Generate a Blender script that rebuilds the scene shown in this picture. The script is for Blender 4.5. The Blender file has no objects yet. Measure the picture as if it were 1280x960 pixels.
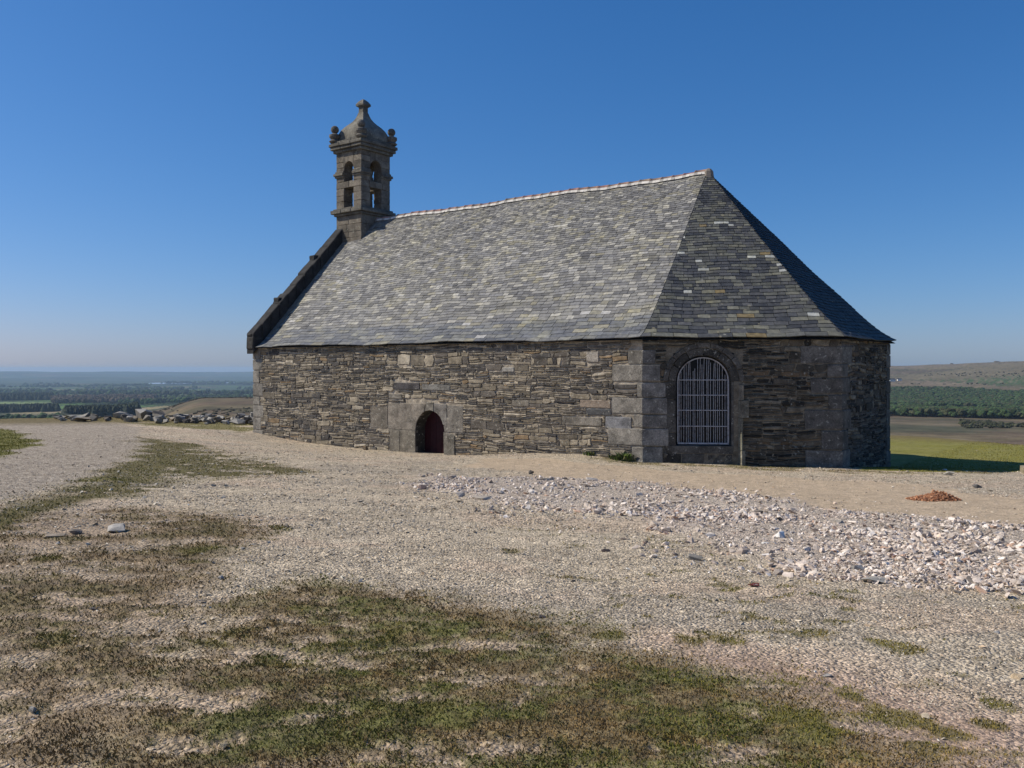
import bpy, bmesh, math, random
import numpy as np
from mathutils import Vector
random.seed(7); RNG = np.random.default_rng(11)
SC = bpy.context.scene
COL = SC.collection
R = math.radians

# ---------------------------------------------------------------- camera, world, sun, exposure
EYE = 2.7
cam = bpy.data.cameras.new('camera'); camo = bpy.data.objects.new('camera', cam); COL.objects.link(camo)
camo.location = (0, 0, EYE); camo.rotation_euler = (R(90), 0, 0)
cam.sensor_width = 36; cam.lens = 36*1100/1280; cam.shift_y = -19.65/1280
cam.clip_start = 0.1; cam.clip_end = 90000
SC.camera = camo
SUN_EL = R(41.5); SUN_DIR = Vector((-math.cos(R(6.7)), math.sin(R(6.7)), 0))      # horizontal direction towards the sun
sv = Vector((SUN_DIR.x*math.cos(SUN_EL), SUN_DIR.y*math.cos(SUN_EL), math.sin(SUN_EL)))
w = bpy.data.worlds.new('World'); SC.world = w; w.use_nodes = True
nt = w.node_tree; bg = nt.nodes['Background']
sky = nt.nodes.new('ShaderNodeTexSky'); sky.sky_type = 'NISHITA'; sky.sun_disc = False
sky.sun_elevation = SUN_EL; sky.sun_rotation = math.atan2(sv.x, sv.y)
sky.altitude = 400; sky.air_density = 1.0; sky.dust_density = 0.6; sky.ozone_density = 3.0
bg.inputs[1].default_value = 0.1
sep = nt.nodes.new('ShaderNodeSeparateColor'); com = nt.nodes.new('ShaderNodeCombineColor'); nt.links.new(sky.outputs[0], sep.inputs[0])
for ch, (gam, gain) in enumerate(((1.40, .92), (.94, .785), (.81, 1.08))):          # a clearer, deeper blue air than the model's own
    m1 = nt.nodes.new('ShaderNodeMath'); m1.operation = 'MULTIPLY'; m1.inputs[1].default_value = .085; nt.links.new(sep.outputs[ch], m1.inputs[0])
    m2 = nt.nodes.new('ShaderNodeMath'); m2.operation = 'POWER'; m2.inputs[1].default_value = gam; nt.links.new(m1.outputs[0], m2.inputs[0])
    m3 = nt.nodes.new('ShaderNodeMath'); m3.operation = 'MULTIPLY'; m3.inputs[1].default_value = gain*10; nt.links.new(m2.outputs[0], m3.inputs[0]); nt.links.new(m3.outputs[0], com.inputs[ch])
nt.links.new(com.outputs[0], bg.inputs[0])
sl = bpy.data.lights.new('sun', 'SUN'); sl.energy = 4.9; sl.angle = R(0.5); sl.color = (1.0, 0.915, 0.77)
so = bpy.data.objects.new('sun', sl); COL.objects.link(so); so.location = sv*300
so.rotation_euler = sv.to_track_quat('Z', 'Y').to_euler()
SC.view_settings.view_transform = 'Standard'; SC.view_settings.look = 'None'
SC.view_settings.exposure = 0.0; SC.view_settings.gamma = 1.0; SC.view_settings.use_curve_mapping = False
SC.render.engine = 'CYCLES'; SC.cycles.use_denoising = True
SC.cycles.max_bounces = 6; SC.cycles.volume_bounces = 1

# ---------------------------------------------------------------- helpers
def link(o, parent=None):
    COL.objects.link(o)
    if parent: o.parent = parent
    return o
def tag(o, label=None, cat=None, group=None, kind=None):
    if label: o['label'] = label
    if cat: o['category'] = cat
    if group: o['group'] = group
    if kind: o['kind'] = kind
    return o
def empty(name, loc=(0, 0, 0), rz=0, parent=None):
    o = bpy.data.objects.new(name, None); o.location = loc; o.rotation_euler = (0, 0, rz); return link(o, parent)
def np_mesh(name, V, F, col=None, smooth=False):
    V = np.asarray(V, np.float32); F = np.asarray(F, np.int32)
    me = bpy.data.meshes.new(name); n, k = F.shape
    me.vertices.add(len(V)); me.vertices.foreach_set('co', V.ravel())
    me.loops.add(n*k); me.loops.foreach_set('vertex_index', F.ravel())
    me.polygons.add(n); me.polygons.foreach_set('loop_start', np.arange(0, n*k, k, dtype=np.int32))
    me.polygons.foreach_set('use_smooth', np.full(n, bool(smooth)))
    me.update(calc_edges=True)
    if col is not None:
        a = me.color_attributes.new('Col', 'FLOAT_COLOR', 'POINT')
        c = np.ones((len(V), 4), np.float32); c[:, :3] = col; a.data.foreach_set('color', c.ravel())
    return me
def np_obj(name, V, F, mat, parent=None, col=None, smooth=False):
    me = np_mesh(name, V, F, col, smooth); me.materials.append(mat)
    return link(bpy.data.objects.new(name, me), parent)
class MB:
    """collects polygons of one mesh, each vertex with a colour"""
    def __init__(s): s.v = []; s.f = []; s.c = []
    def add(s, vs, fs, col=(.3, .3, .3)):
        b = len(s.v); s.v += [tuple(p) for p in vs]; s.f += [tuple(b+i for i in f) for f in fs]; s.c += [col]*len(vs)
    def box(s, x0, x1, y0, y1, z0, z1, col=(.3, .3, .3), j=0.0, bev=0.0):
        """box whose corners are moved a little and whose edges are cut"""
        c = [[x, y, z] for z in (z0, z1) for y in (y0, y1) for x in (x0, x1)]
        c = [[a+random.uniform(-j, j) for a in p] for p in c]
        s.hexa(c, col, bev)
    def hexa(s, c, col=(.3, .3, .3), bev=0.0):
        if bev <= 0:
            s.add(c, [(0, 2, 3, 1), (4, 5, 7, 6), (0, 1, 5, 4), (1, 3, 7, 5), (3, 2, 6, 7), (2, 0, 4, 6)], col); return
        cen = [sum(p[k] for p in c)/8 for k in range(3)]
        faces = [(0, 2, 3, 1), (4, 5, 7, 6), (0, 1, 5, 4), (1, 3, 7, 5), (3, 2, 6, 7), (2, 0, 4, 6)]
        vs = []; idx = {}
        for fi, f in enumerate(faces):
            P = [Vector(c[i]) for i in f]; fc = sum(P, Vector())/4
            for i, p in zip(f, P):
                n = len(f); k = f.index(i)
                a = (P[(k+1) % 4]-p); b = (P[k-1]-p)
                q = p + a.normalized()*min(bev, a.length*.4) + b.normalized()*min(bev, b.length*.4)
                idx[(fi, i)] = len(vs); vs.append(tuple(q))
        fs = [tuple(idx[(fi, i)] for i in f) for fi, f in enumerate(faces)]
        edges = {}
        for fi, f in enumerate(faces):
            for k in range(4):
                a, b = f[k], f[(k+1) % 4]; edges.setdefault(tuple(sorted((a, b))), []).append((fi, a, b))
        for e, l in edges.items():
            (f1, a, b), (f2, _, _) = l
            fs.append((idx[(f1, b)], idx[(f1, a)], idx[(f2, a)], idx[(f2, b)]))
        for i in range(8):
            fl = [fi for fi, f in enumerate(faces) if i in f]
            t = [idx[(fi, i)] for fi in fl]
            A, B, C_ = [Vector(vs[k]) for k in t]
            if (B-A).cross(C_-A).dot(Vector(c[i])-Vector(cen)) < 0: t.reverse()
            fs.append(tuple(t))
        s.add(vs, fs, col)
    def prism(s, poly, fn, d0, d1, col=(.3, .3, .3), bev=0.0):
        """poly: list of 2-D points (counter-clockwise); fn(a, b, d) gives the point; extruded from depth d0 (back) to d1 (front)"""
        n = len(poly); V = [fn(a, b, d0) for a, b in poly] + [fn(a, b, d1-bev) for a, b in poly]
        fs = [tuple(reversed(range(n)))] + [(i, (i+1) % n, n+(i+1) % n, n+i) for i in range(n)]
        if bev > 0:
            cx = sum(p[0] for p in poly)/n; cy = sum(p[1] for p in poly)/n
            for i, (a, b) in enumerate(poly):
                l = math.hypot(cx-a, cy-b) or 1; V.append(fn(a+(cx-a)/l*bev, b+(cy-b)/l*bev, d1))
            fs += [(n+i, n+(i+1) % n, 2*n+(i+1) % n, 2*n+i) for i in range(n)] + [tuple(range(2*n, 3*n))]
        else: fs += [tuple(range(n, 2*n))]
        s.add(V, fs, col)
    def tube(s, p, q, r, n=6, col=(.3, .3, .3)):
        p, q = Vector(p), Vector(q); d = (q-p).normalized()
        a = d.orthogonal().normalized(); b = d.cross(a)
        V = [tuple(o+(a*math.cos(t)+b*math.sin(t))*r) for o in (p, q) for t in [k*2*math.pi/n for k in range(n)]]
        s.add(V, [(k, (k+1) % n, n+(k+1) % n, n+k) for k in range(n)] + [tuple(reversed(range(n))), tuple(range(n, 2*n))], col)
    def lathe(s, cx, cy, prof, n=12, col=(.3, .3, .3), rot=0, xs=1):
        V = [(cx+r*xs*math.cos(rot+k*2*math.pi/n), cy+r*math.sin(rot+k*2*math.pi/n), z) for r, z in prof for k in range(n)]
        F = [(i*n+k, i*n+(k+1) % n, (i+1)*n+(k+1) % n, (i+1)*n+k) for i in range(len(prof)-1) for k in range(n)]
        F += [tuple(reversed(range(n))), tuple(range((len(prof)-1)*n, len(prof)*n))]
        s.add(V, F, col)
    def build(s, name, mat, parent=None, smooth=False, recalc=True):
        me = bpy.data.meshes.new(name); me.from_pydata(s.v, [], s.f)
        a = me.color_attributes.new('Col', 'FLOAT_COLOR', 'POINT')
        a.data.foreach_set('color', [x for c in s.c for x in (*c[:3], 1)])
        if recalc:
            bm = bmesh.new(); bm.from_mesh(me); bmesh.ops.recalc_face_normals(bm, faces=bm.faces); bm.to_mesh(me); bm.free()
        for p in me.polygons: p.use_smooth = smooth
        for m in (mat if isinstance(mat, (list, tuple)) else [mat]): me.materials.append(m)
        return link(bpy.data.objects.new(name, me), parent)

# numpy gradient-free value noise in the plane (world metres)
def _h(ix, iy, seed):
    n = (ix.astype(np.int64)*374761393 + iy.astype(np.int64)*668265263 + seed*974634777) & 0x7fffffff
    n = ((n ^ (n >> 13))*1274126177) & 0x7fffffff
    n = (n ^ (n >> 16)) & 0xffff
    return n/65535.0
def vnoise(x, y, seed=0):
    ix = np.floor(x); iy = np.floor(y); fx = x-ix; fy = y-iy
    fx = fx*fx*(3-2*fx); fy = fy*fy*(3-2*fy)
    a = _h(ix, iy, seed); b = _h(ix+1, iy, seed); c = _h(ix, iy+1, seed); d = _h(ix+1, iy+1, seed)
    return (a*(1-fx)+b*fx)*(1-fy)+(c*(1-fx)+d*fx)*fy
def fbm(x, y, oct=4, seed=0, gain=.5):
    x = np.asarray(x, float); y = np.asarray(y, float)
    s = 0; a = 1; t = 0
    for k in range(oct):
        c, sn = math.cos(.6*k), math.sin(.6*k)
        s = s+a*vnoise((x*c-y*sn)*2**k+17.3*k, (x*sn+y*c)*2**k-9.1*k, seed+k); t += a; a *= gain
    return s/t                                   # 0..1, mean .5
def sstep(a, b, x):
    t = np.clip((np.asarray(x, float)-a)/(b-a), 0, 1); return t*t*(3-2*t)

# ---------------------------------------------------------------- ground height
UX = np.array([.79717, -.60375]); VX = np.array([.60375, .79717]); AX = np.array([3.8108, 25.717])
CHAPEL_ROT = math.atan2(-.60375, .79717)
L, W, BA, BB = 18.316, 11.129, 4.811, 2.956
def loc2w(u, v): return AX[0]+u*UX[0]+v*VX[0], AX[1]+u*UX[1]+v*VX[1]
CTRL = np.array([(-10.801, 36.783, 0.02), (-9.422, 35.739, -0.115), (-7.476, 34.265, -0.248), (-5.445, 32.727, -0.294), (-3.432, 31.203, -0.297), (-1.627, 29.836, -0.247), (-0.581, 29.043, -0.129), (0.938, 27.893, -0.004), (2.364, 26.812, 0.052), (3.212, 26.171, -0.004), (3.811, 25.717, -0.039), (5.346, 25.567, -0.081), (6.593, 25.446, -0.114), (9.427, 25.169, -0.152), (12.58, 29.33, -0.58), (14.4, 24.6, -0.2), (18.6, 32.0, -0.55), (21.0, 38.0, -0.67), (19.5, 46.0, -0.69), (10.0, 45.0, -0.5), (0.0, 45.0, -0.3), (-10.0, 48.0, 0.0), (0.0, 0.0, 1.1), (-3.0, 3.5, 0.96), (0.0, 4.0, 0.93), (3.0, 3.5, 0.9), (-5.0, 10.0, 0.78), (0.0, 10.0, 0.65), (5.0, 10.0, 0.52), (-9.0, 18.0, 0.55), (0.0, 16.0, 0.38), (7.0, 16.0, 0.2), (-1.0, 20.0, 0.2), (10.0, 20.0, 0.0), (-13.0, 25.0, 0.42), (-6.0, 24.0, 0.22), (-20.0, 32.0, 0.32), (-12.0, 32.0, 0.14), (-27.0, 45.0, 0.2), (-20.0, 45.0, 0.12), (-15.0, 40.0, 0.08), (-35.0, 30.0, 0.4), (-20.0, 5.0, 1.0), (20.0, 5.0, 0.6), (20.0, 18.0, 0.05), (30.0, 25.0, -0.3), (0.0, -15.0, 1.2), (-20.0, -20.0, 1.1), (20.0, -20.0, 0.9), (-50.0, 0.0, 0.8), (50.0, 0.0, 0.3), (0.0, -50.0, 1.0), (-8.0, 62.0, -0.2), (22.0, 60.0, -0.8), (-38.0, 48.0, 0.2)])
def _tps(r): return np.where(r > 1e-9, r*r*np.log(np.maximum(r, 1e-9)), 0)
_n = len(CTRL)
_K = _tps(np.hypot(CTRL[:, None, 0]-CTRL[None, :, 0], CTRL[:, None, 1]-CTRL[None, :, 1])) + np.eye(_n)*.12
_P = np.c_[np.ones(_n), CTRL[:, :2]]
_S = np.linalg.solve(np.block([[_K, _P], [_P.T, np.zeros((3, 3))]]), np.r_[CTRL[:, 2], 0, 0, 0])
def near_z(x, y):
    x = np.asarray(x, float); y = np.asarray(y, float)
    z = _S[_n]+_S[_n+1]*x+_S[_n+2]*y
    for i in range(_n): z = z+_S[i]*_tps(np.hypot(x-CTRL[i, 0], y-CTRL[i, 1]))
    return z
LOGP = dict(
 left=([40, 60, 100, 200, 500, 1000, 1400, 2500, 4000, 7000, 11000, 15500, 16500], [.2, -.9, -6, -16, -36, -50, -60, -80, -100, -112, -103, -78, -140]),
 moor=([40, 60, 100, 200, 450, 700, 1000, 1400, 2500, 4000, 7000, 11000, 15500, 16500], [.2, -.9, -5, -12, -21, -20, -31, -52, -80, -100, -112, -104, -84, -140]),
 right=([40, 60, 100, 200, 350, 580, 700, 1600, 1800, 2100, 2600, 3200, 5000, 16500], [-.6, -2.4, -8, -17, -26.5, -30, -33, -33.5, -24, -7, 15, 24, -40, -140]),
 back=([40, 60, 100, 200, 500, 1000, 3000, 16500], [-.2, -1.5, -7, -16, -40, -70, -110, -140]))
def prof(name, r):
    d, z = LOGP[name]; t = np.log(r); X = np.log(d)
    i = np.clip(np.searchsorted(X, t)-1, 0, len(X)-2)
    m = np.gradient(z, X); h = X[i+1]-X[i]; s = np.clip((t-X[i])/h, 0, 1); Z = np.array(z, float)
    m = np.array(m); m[0] = 0
    return (2*s**3-3*s**2+1)*Z[i]+(s**3-2*s**2+s)*h*m[i]+(-2*s**3+3*s**2)*Z[i+1]+(s**3-s**2)*h*m[i+1]
def far_z(x, y):
    r = np.maximum(np.hypot(x, y), 30); az = np.degrees(np.arctan2(x, y))
    wm = sstep(-24.5, -19, az)*(1-sstep(-5, 5, az)); wl = (1-sstep(-24.5, -19, az))*sstep(-75, -55, az)
    wr = sstep(0, 18, az)*(1-sstep(60, 80, az)); wb = np.clip(1-wm-wl-wr, 0, 1)
    z = wm*prof('moor', r)+wl*prof('left', r)+wr*prof('right', r)+wb*prof('back', r)
    z = z + (fbm(x/900, y/900, 3, 5)-.5)*r*.0045*sstep(300, 2000, r) + (fbm(x/3000, y/3000, 2, 8)-.5)*30*sstep(3500, 6500, r)*(wl+wm)
    hill = wr*sstep(1700, 2500, r)                        # the moor ridge on the right climbs towards a small tor
    z = z + hill*((-15*(1-sstep(23, 31, az))) + 5*(fbm(az/1.6, r/900, 3, 21)-.5)) + wr*7*np.exp(-((az-30.6)/.32)**2)*np.exp(-((r-2750)/160)**2)+wr*3*np.exp(-((az-27.6)/.5)**2)*np.exp(-((r-2650)/160)**2)
    return z
def ground_z(x, y):
    x = np.asarray(x, float); y = np.asarray(y, float)
    r = np.hypot(x, y); az = np.degrees(np.arctan2(x, y))
    dc = np.where(az > 0, 47-9*sstep(24, 33, az), 49)*1.0
    dc = np.where(np.abs(az) > 60, 40, dc)
    rn = np.minimum(r, 62); k = rn/np.maximum(r, 1e-6)
    zn = near_z(x*k, y*k)
    t = sstep(dc*.97, dc*1.3, r)
    return zn*(1-t)+far_z(x, y)*t
def inpoly(poly, x, y):
    """signed distance (metres, positive inside) to a polygon"""
    P = np.asarray(poly, float); n = len(P); ins = np.zeros(x.shape, bool); d = np.full(x.shape, 1e9)
    for i in range(n):
        x0, y0 = P[i]; x1, y1 = P[(i+1) % n]
        dx, dy = x1-x0, y1-y0; t = np.clip(((x-x0)*dx+(y-y0)*dy)/(dx*dx+dy*dy+1e-12), 0, 1)
        d = np.minimum(d, np.hypot(x-x0-t*dx, y-y0-t*dy))
        if y0 != y1:
            c = ((y0 > y) != (y1 > y)) & (x < (x1-x0)*(y-y0)/(y1-y0)+x0); ins ^= c
    return np.where(ins, d, -d)

MASK = {
 'turf': [(-1.75, 7.87), (-1.13, 7.76), (-0.52, 7.21), (0.0, 6.7), (0.54, 6.31), (0.31, 5.77), (0.64, 5.85), (1.0, 5.77), (1.41, 5.36), (1.53, 4.94), (1.66, 4.56), (1.87, 4.2), (1.92, 3.92), (1.81, 3.56), (-1.84, 3.48), (-1.91, 4.04), (-2.06, 4.81), (-2.18, 5.65), (-2.28, 6.59), (-2.1, 7.44)],
 'scrub': [(-6.75, 11.61), (-6.38, 12.09), (-5.41, 12.65), (-3.99, 12.55), (-2.97, 10.55), (-2.66, 8.88), (-2.57, 7.25), (-2.1, 7.44), (-2.28, 6.59), (-2.18, 5.65), (-2.06, 4.81), (-1.91, 4.04), (-1.84, 3.48), (-2.22, 3.48), (-7.34, 11.53)],
 'moss': [(-12.94, 30.82), (-10.67, 29.35), (-7.26, 24.95), (-4.51, 20.25), (-5.14, 18.22), (-6.17, 17.41), (-5.78, 14.12), (-6.44, 13.61), (-6.68, 12.05), (-6.34, 10.56), (-7.59, 12.65), (-7.69, 14.58), (-8.08, 16.77), (-9.01, 20.66)],
 'path_edge': [(-13.45, 32.02), (-12.61, 30.56), (-10.83, 25.9), (-9.01, 20.66), (-7.63, 15.89), (-7.38, 14.0), (-6.91, 11.35), (-6.21, 10.19), (-6.56, 12.43), (-6.74, 14.4), (-7.63, 18.45), (-9.15, 23.67), (-10.67, 29.35)],
 'verge': [(-23.38, 37.83), (-20.18, 35.8), (-16.84, 30.97), (-14.92, 27.53), (-12.82, 22.82), (-12.32, 19.93)],
 'back_turf': [(-34, 47), (-23.87, 45.26), (-19.36, 41.76), (-13.69, 37.66), (-10.78, 36.61), (-11.5, 36), (-9, 50), (-9, 60), (-34, 60)],
 'side_turf': [(9.6, 24.6), (12, 24.3), (15.2, 24.6), (18, 24.8), (40, 26), (40, 60), (8, 60), (8, 40), (11, 30)],
 'wall_moss': [(2.37, 26.12), (3.59, 24.68), (4.87, 24.36), (7.67, 23.42), (9.96, 22.82), (13.88, 23.86), (15.34, 26.36), (12.3, 28.78), (8.57, 26.19), (5.29, 26.47), (3.87, 26.58), (2.69, 29.58)],
 'path': [(-28.31, 43.25), (-24.44, 46.36), (-19.99, 42.3), (-16.12, 38.38), (-12.66, 30.53), (-9.52, 21.81), (-8.0, 16.44), (-7.81, 14.81), (-7.78, 11.89)],
 'sand': [(-1.15, 25.39), (1.38, 25.39), (3.44, 23.64), (5.33, 22.55), (8.16, 21.37), (9.68, 20.48), (10.27, 17.38), (10.64, 15.4), (8.41, 12.17), (7.74, 13.1), (6.84, 13.94), (5.95, 14.88), (5.0, 16.19), (3.94, 18.07), (2.85, 19.61), (1.13, 20.8), (-0.8, 22.01)],
 'rubble': [(-2.13, 18.26), (-1.47, 20.23), (0.0, 20.19), (1.83, 20.16), (3.41, 19.72), (4.21, 17.8), (5.27, 16.11), (6.09, 14.56), (7.01, 13.76), (7.63, 12.91), (8.24, 11.93), (5.58, 8.08), (4.8, 8.26), (4.01, 8.17), (3.36, 8.4), (2.7, 9.57), (2.2, 10.74), (1.89, 12.98), (0.75, 13.68), (-0.53, 14.48), (-1.47, 16.21)],
 'dirt': [(1.02, 6.23), (1.57, 5.95), (2.01, 5.27), (2.39, 4.86), (2.74, 4.57), (2.19, 3.65), (1.92, 3.92), (1.87, 4.2), (1.66, 4.56), (1.53, 4.94), (1.41, 5.36), (1.15, 5.73)],
}
TUFTS = [(1.47, 6.22, 0.28), (1.28, 6.14, 0.22), (1.86, 6.92, 0.18), (2.17, 6.42, 0.3), (2.72, 6.05, 0.2), (2.59, 6.18, 0.14), (2.75, 7.24, 0.12), (2.71, 4.88, 0.15), (2.02, 4.67, 0.25), (2.09, 4.55, 0.2), (1.91, 4.99, 0.2), (1.97, 4.77, 0.16), (2.05, 6.73, 0.12), (0.68, 6.2, 0.2), (1.51, 4.5, 0.3), (2.17, 4.42, 0.22), (1.39, 6.37, 0.15), (2.44, 4.55, 0.18), (-7.94, 16.8, 0.8), (-3.28, 9.26, 0.3), (-4.56, 8.65, 0.25), (0.0, 9.77, 0.2), (-2.93, 11.11, 0.3)]
STONES = [
 (-4.67, 10.39, 0.283, 'flat pale grey slab lying in the thin turf beside the left track', (0.34, 0.32, 0.29), 0.35),
 (-5.06, 10.21, 0.149, 'small brown stone left of the pale grey slab in the thin turf', (0.2, 0.17, 0.14), 0.5),
 (-5.18, 9.96, 0.199, 'low tan stone half sunk in the turf near the left track', (0.3, 0.25, 0.19), 0.35),
 (-1.35, 4.11, 0.06, 'small ochre stone in the turf at the bottom left', (0.42, 0.33, 0.2), 0.55),
 (-2.5, 4.58, 0.067, 'grey angular stone in brown scrub at the lower left corner', (0.26, 0.25, 0.23), 0.6),
 (-3.19, 6.74, 0.098, 'dark flat stone pressed into the brown scrub on the left', (0.1, 0.09, 0.085), 0.25),
 (2.23, 8.11, 0.103, 'dark red stone lying alone below the rubble strip', (0.16, 0.035, 0.03), 0.4),
 (-2.61, 7.89, 0.065, 'small grey stone where the gravel meets the brown scrub', (0.25, 0.24, 0.23), 0.6),
 (-0.5, 14.99, 0.327, 'long flat beige slab at the left end of the rubble strip', (0.4, 0.35, 0.29), 0.35),
 (-0.91, 15.43, 0.168, 'stubby pale block beside the long flat beige slab', (0.38, 0.34, 0.3), 0.7),
 (0.74, 19.35, 0.352, 'flat beige stone on the upper edge of the rubble strip', (0.42, 0.36, 0.28), 0.35),
 (0.46, 21.26, 0.155, 'little dark stone on the sandy path above the rubble strip', (0.1, 0.09, 0.08), 0.8),
 (1.83, 19.77, 0.324, 'pair sized flat grey stone at the top of the rubble strip', (0.36, 0.33, 0.3), 0.35),
 (1.93, 13.67, 0.186, 'dark brown block on the lower edge of the rubble strip', (0.15, 0.13, 0.11), 0.75),
 (-1.73, 16.83, 0.184, 'dark brown stone at the far left tip of the rubble strip', (0.15, 0.11, 0.1), 0.6),
 (1.06, 9.95, 0.109, 'dark flat chip alone on the gravel below the rubble strip', (0.09, 0.07, 0.065), 0.35),
 (2.59, 11.87, 0.129, 'small brown stone on gravel left of the largest white stones', (0.2, 0.15, 0.12), 0.4),
 (3.04, 12.36, 0.18, 'flat tan stone on gravel beside the small brown stone', (0.3, 0.25, 0.19), 0.4),
 (1.98, 9.56, 0.156, 'jagged grey stone below the left part of the rubble strip', (0.24, 0.22, 0.19), 0.6),
 (3.41, 11.23, 0.184, 'brightest white block standing in the rubble strip', (0.72, 0.7, 0.66), 0.8),
 (3.07, 10.71, 0.136, 'white quartz block left of the brightest white block', (0.62, 0.6, 0.57), 0.6),
 (3.51, 8.92, 0.162, 'grey slab tilted on edge at the lower rim of the rubble', (0.3, 0.28, 0.25), 0.75),
 (3.49, 8.42, 0.276, 'long low grey slab at the lower rim of the rubble strip', (0.33, 0.31, 0.27), 0.28),
 (4.83, 12.96, 0.212, 'broad grey brown stone in the middle of the rubble strip', (0.3, 0.27, 0.23), 0.55),
 (4.36, 11.25, 0.123, 'orange brown stone in the middle of the rubble strip', (0.42, 0.21, 0.09), 0.5),
 (5.39, 12.22, 0.1, 'small brick red stone in the upper rubble strip', (0.36, 0.09, 0.05), 0.6),
 (4.38, 9.13, 0.166, 'cream block at the lower right rim of the rubble', (0.55, 0.5, 0.42), 0.5),
 (4.47, 8.79, 0.144, 'broken cream slab at the lower right rim of the rubble', (0.5, 0.46, 0.4), 0.35),
 (4.54, 9.53, 0.173, 'rusty flat stone in the lower right of the rubble', (0.34, 0.22, 0.13), 0.3),
 (6.26, 10.85, 0.118, 'dark grey block in the rubble at the right edge of the picture', (0.16, 0.15, 0.14), 0.8),
 (3.58, 6.5, 0.047, 'small pale stone on gravel near the right edge', (0.45, 0.42, 0.38), 0.5),
 (3.1, 5.41, 0.064, 'tan stone on gravel at the right edge of the picture', (0.42, 0.33, 0.22), 0.6),
 (2.18, 4.64, 0.051, 'pale tan stone on bare earth at the lower right', (0.45, 0.38, 0.28), 0.6),
 (1.92, 5.36, 0.068, 'pale slab set in gravel above the bare earth', (0.4, 0.37, 0.33), 0.3),
 (0.23, 6.72, 0.055, 'dark stone on the gravel just above the turf', (0.07, 0.06, 0.06), 0.7),
 (-1.37, 7.95, 0.051, 'tiny pale stone on gravel above the middle of the turf', (0.45, 0.42, 0.38), 0.6),
 (11.43, 23.02, 0.293, 'low grey stone in the gravel beside the building shadow', (0.3, 0.28, 0.24), 0.4),
 (10.49, 19.83, 0.216, 'dark grey stone in the gravel right of the red earth heap', (0.16, 0.15, 0.14), 0.6),
 (12.17, 24.75, 0.135, 'small white stone at the edge of the building shadow', (0.6, 0.58, 0.52), 0.6),
 (-5.37, 32.25, 0.264, 'brown lump of stone against the wall foot left of the door', (0.17, 0.12, 0.07), 0.6),
]
HEAP = (8.23, 17.18); BOULDER = (13.94, 23.86)

# ---------------------------------------------------------------- materials
def new_mat(name, rough=.85, spec=.3):
    m = bpy.data.materials.new(name); m.use_nodes = True
    b = m.node_tree.nodes['Principled BSDF']; b.inputs['Roughness'].default_value = rough; b.inputs['Specular IOR Level'].default_value = spec
    return m, m.node_tree, b
def N(t, kind, **kw):
    n = t.nodes.new(kind)
    for k, v in kw.items():
        if k in n.inputs: n.inputs[k].default_value = v
        else: setattr(n, k, v)
    return n
def geo_pos(t): return N(t, 'ShaderNodeNewGeometry').outputs['Position']
def noise(t, vec, scale, detail=4, rough=.6):
    n = N(t, 'ShaderNodeTexNoise', Scale=scale, Detail=detail, Roughness=rough); t.links.new(vec, n.inputs['Vector']); return n.outputs['Fac']
def mrange(t, v, a, b, c, d):
    n = N(t, 'ShaderNodeMapRange'); t.links.new(v, n.inputs[0])
    for i, x in zip((1, 2, 3, 4), (a, b, c, d)): n.inputs[i].default_value = x
    return n.outputs[0]
def mix(t, fac, a, b, mode='MIX'):
    n = t.nodes.new('ShaderNodeMix'); n.data_type = 'RGBA'; n.blend_type = mode
    for s, v in ((n.inputs[0], fac), (n.inputs[6], a), (n.inputs[7], b)):
        if hasattr(v, 'is_output'): t.links.new(v, s)
        elif isinstance(v, (int, float)): s.default_value = v
        else: s.default_value = (*v[:3], 1)
    return n.outputs[2]
def bump(t, b, h, strength, dist):
    n = N(t, 'ShaderNodeBump', Strength=strength, Distance=dist); t.links.new(h, n.inputs['Height']); t.links.new(n.outputs[0], b.inputs['Normal']); return n
def attr(t): return N(t, 'ShaderNodeAttribute', attribute_name='Col').outputs['Color']
def stone_mat(name, s1=6, s2=45, amp=.45, lichen=.0, lic=(.5, .5, .44), rough=.9, bstr=.6, bd=.012, moss=0.0):
    m, t, b = new_mat(name, rough, .25); p = geo_pos(t)
    n1 = noise(t, p, s1, 5); n2 = noise(t, p, s2, 3, .7)
    v = mrange(t, n1, .3, .7, 1-amp, 1+amp); g = mrange(t, n2, .3, .7, 1-amp*.8, 1+amp*.8)
    c = mix(t, 1.0, attr(t), v, 'MULTIPLY'); c = mix(t, 1.0, c, g, 'MULTIPLY')
    if lichen > 0:
        l = mrange(t, noise(t, p, 9, 6, .65), .62-lichen*.1, .68-lichen*.1, 0, .75); c = mix(t, l, c, lic)
    if moss > 0:
        l = mrange(t, noise(t, p, 3.1, 6, .7), .6, .7, 0, moss); c = mix(t, l, c, (.09, .075, .03))
    t.links.new(c, b.inputs['Base Color'])
    hh = N(t, 'ShaderNodeMath', operation='ADD'); t.links.new(n1, hh.inputs[0]); t.links.new(n2, hh.inputs[1])
    bump(t, b, hh.outputs[0], bstr, bd)
    return m
M_RUB = stone_mat('rubble masonry', 5, 38, .4, .2, (.36, .34, .28), bstr=.8, bd=.015)
M_GRAN = stone_mat('granite', 3.3, 26, .5, .22, (.42, .40, .34), bstr=.9, bd=.02)
M_TOWER = stone_mat('tower granite', 2.2, 30, .45, .3, (.33, .32, .25), bd=.015, moss=.5)
M_DARK = stone_mat('near black stone', 3, 30, .5, .0, bd=.03)  # very dark mottled stone for coping, crockets and kneelers
M_PEB = stone_mat('pebbles', 12, 90, .25, bd=.003)
M_ROCK = stone_mat('broken rock', 7, 60, .3, .1, (.5, .48, .42), bd=.008)
M_TILE = stone_mat('clay ridge tile', 4, 50, .25, bd=.004, rough=.75)
M_WOOD = stone_mat('painted wood', 8, 60, .3, bd=.003, rough=.6)
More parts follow.
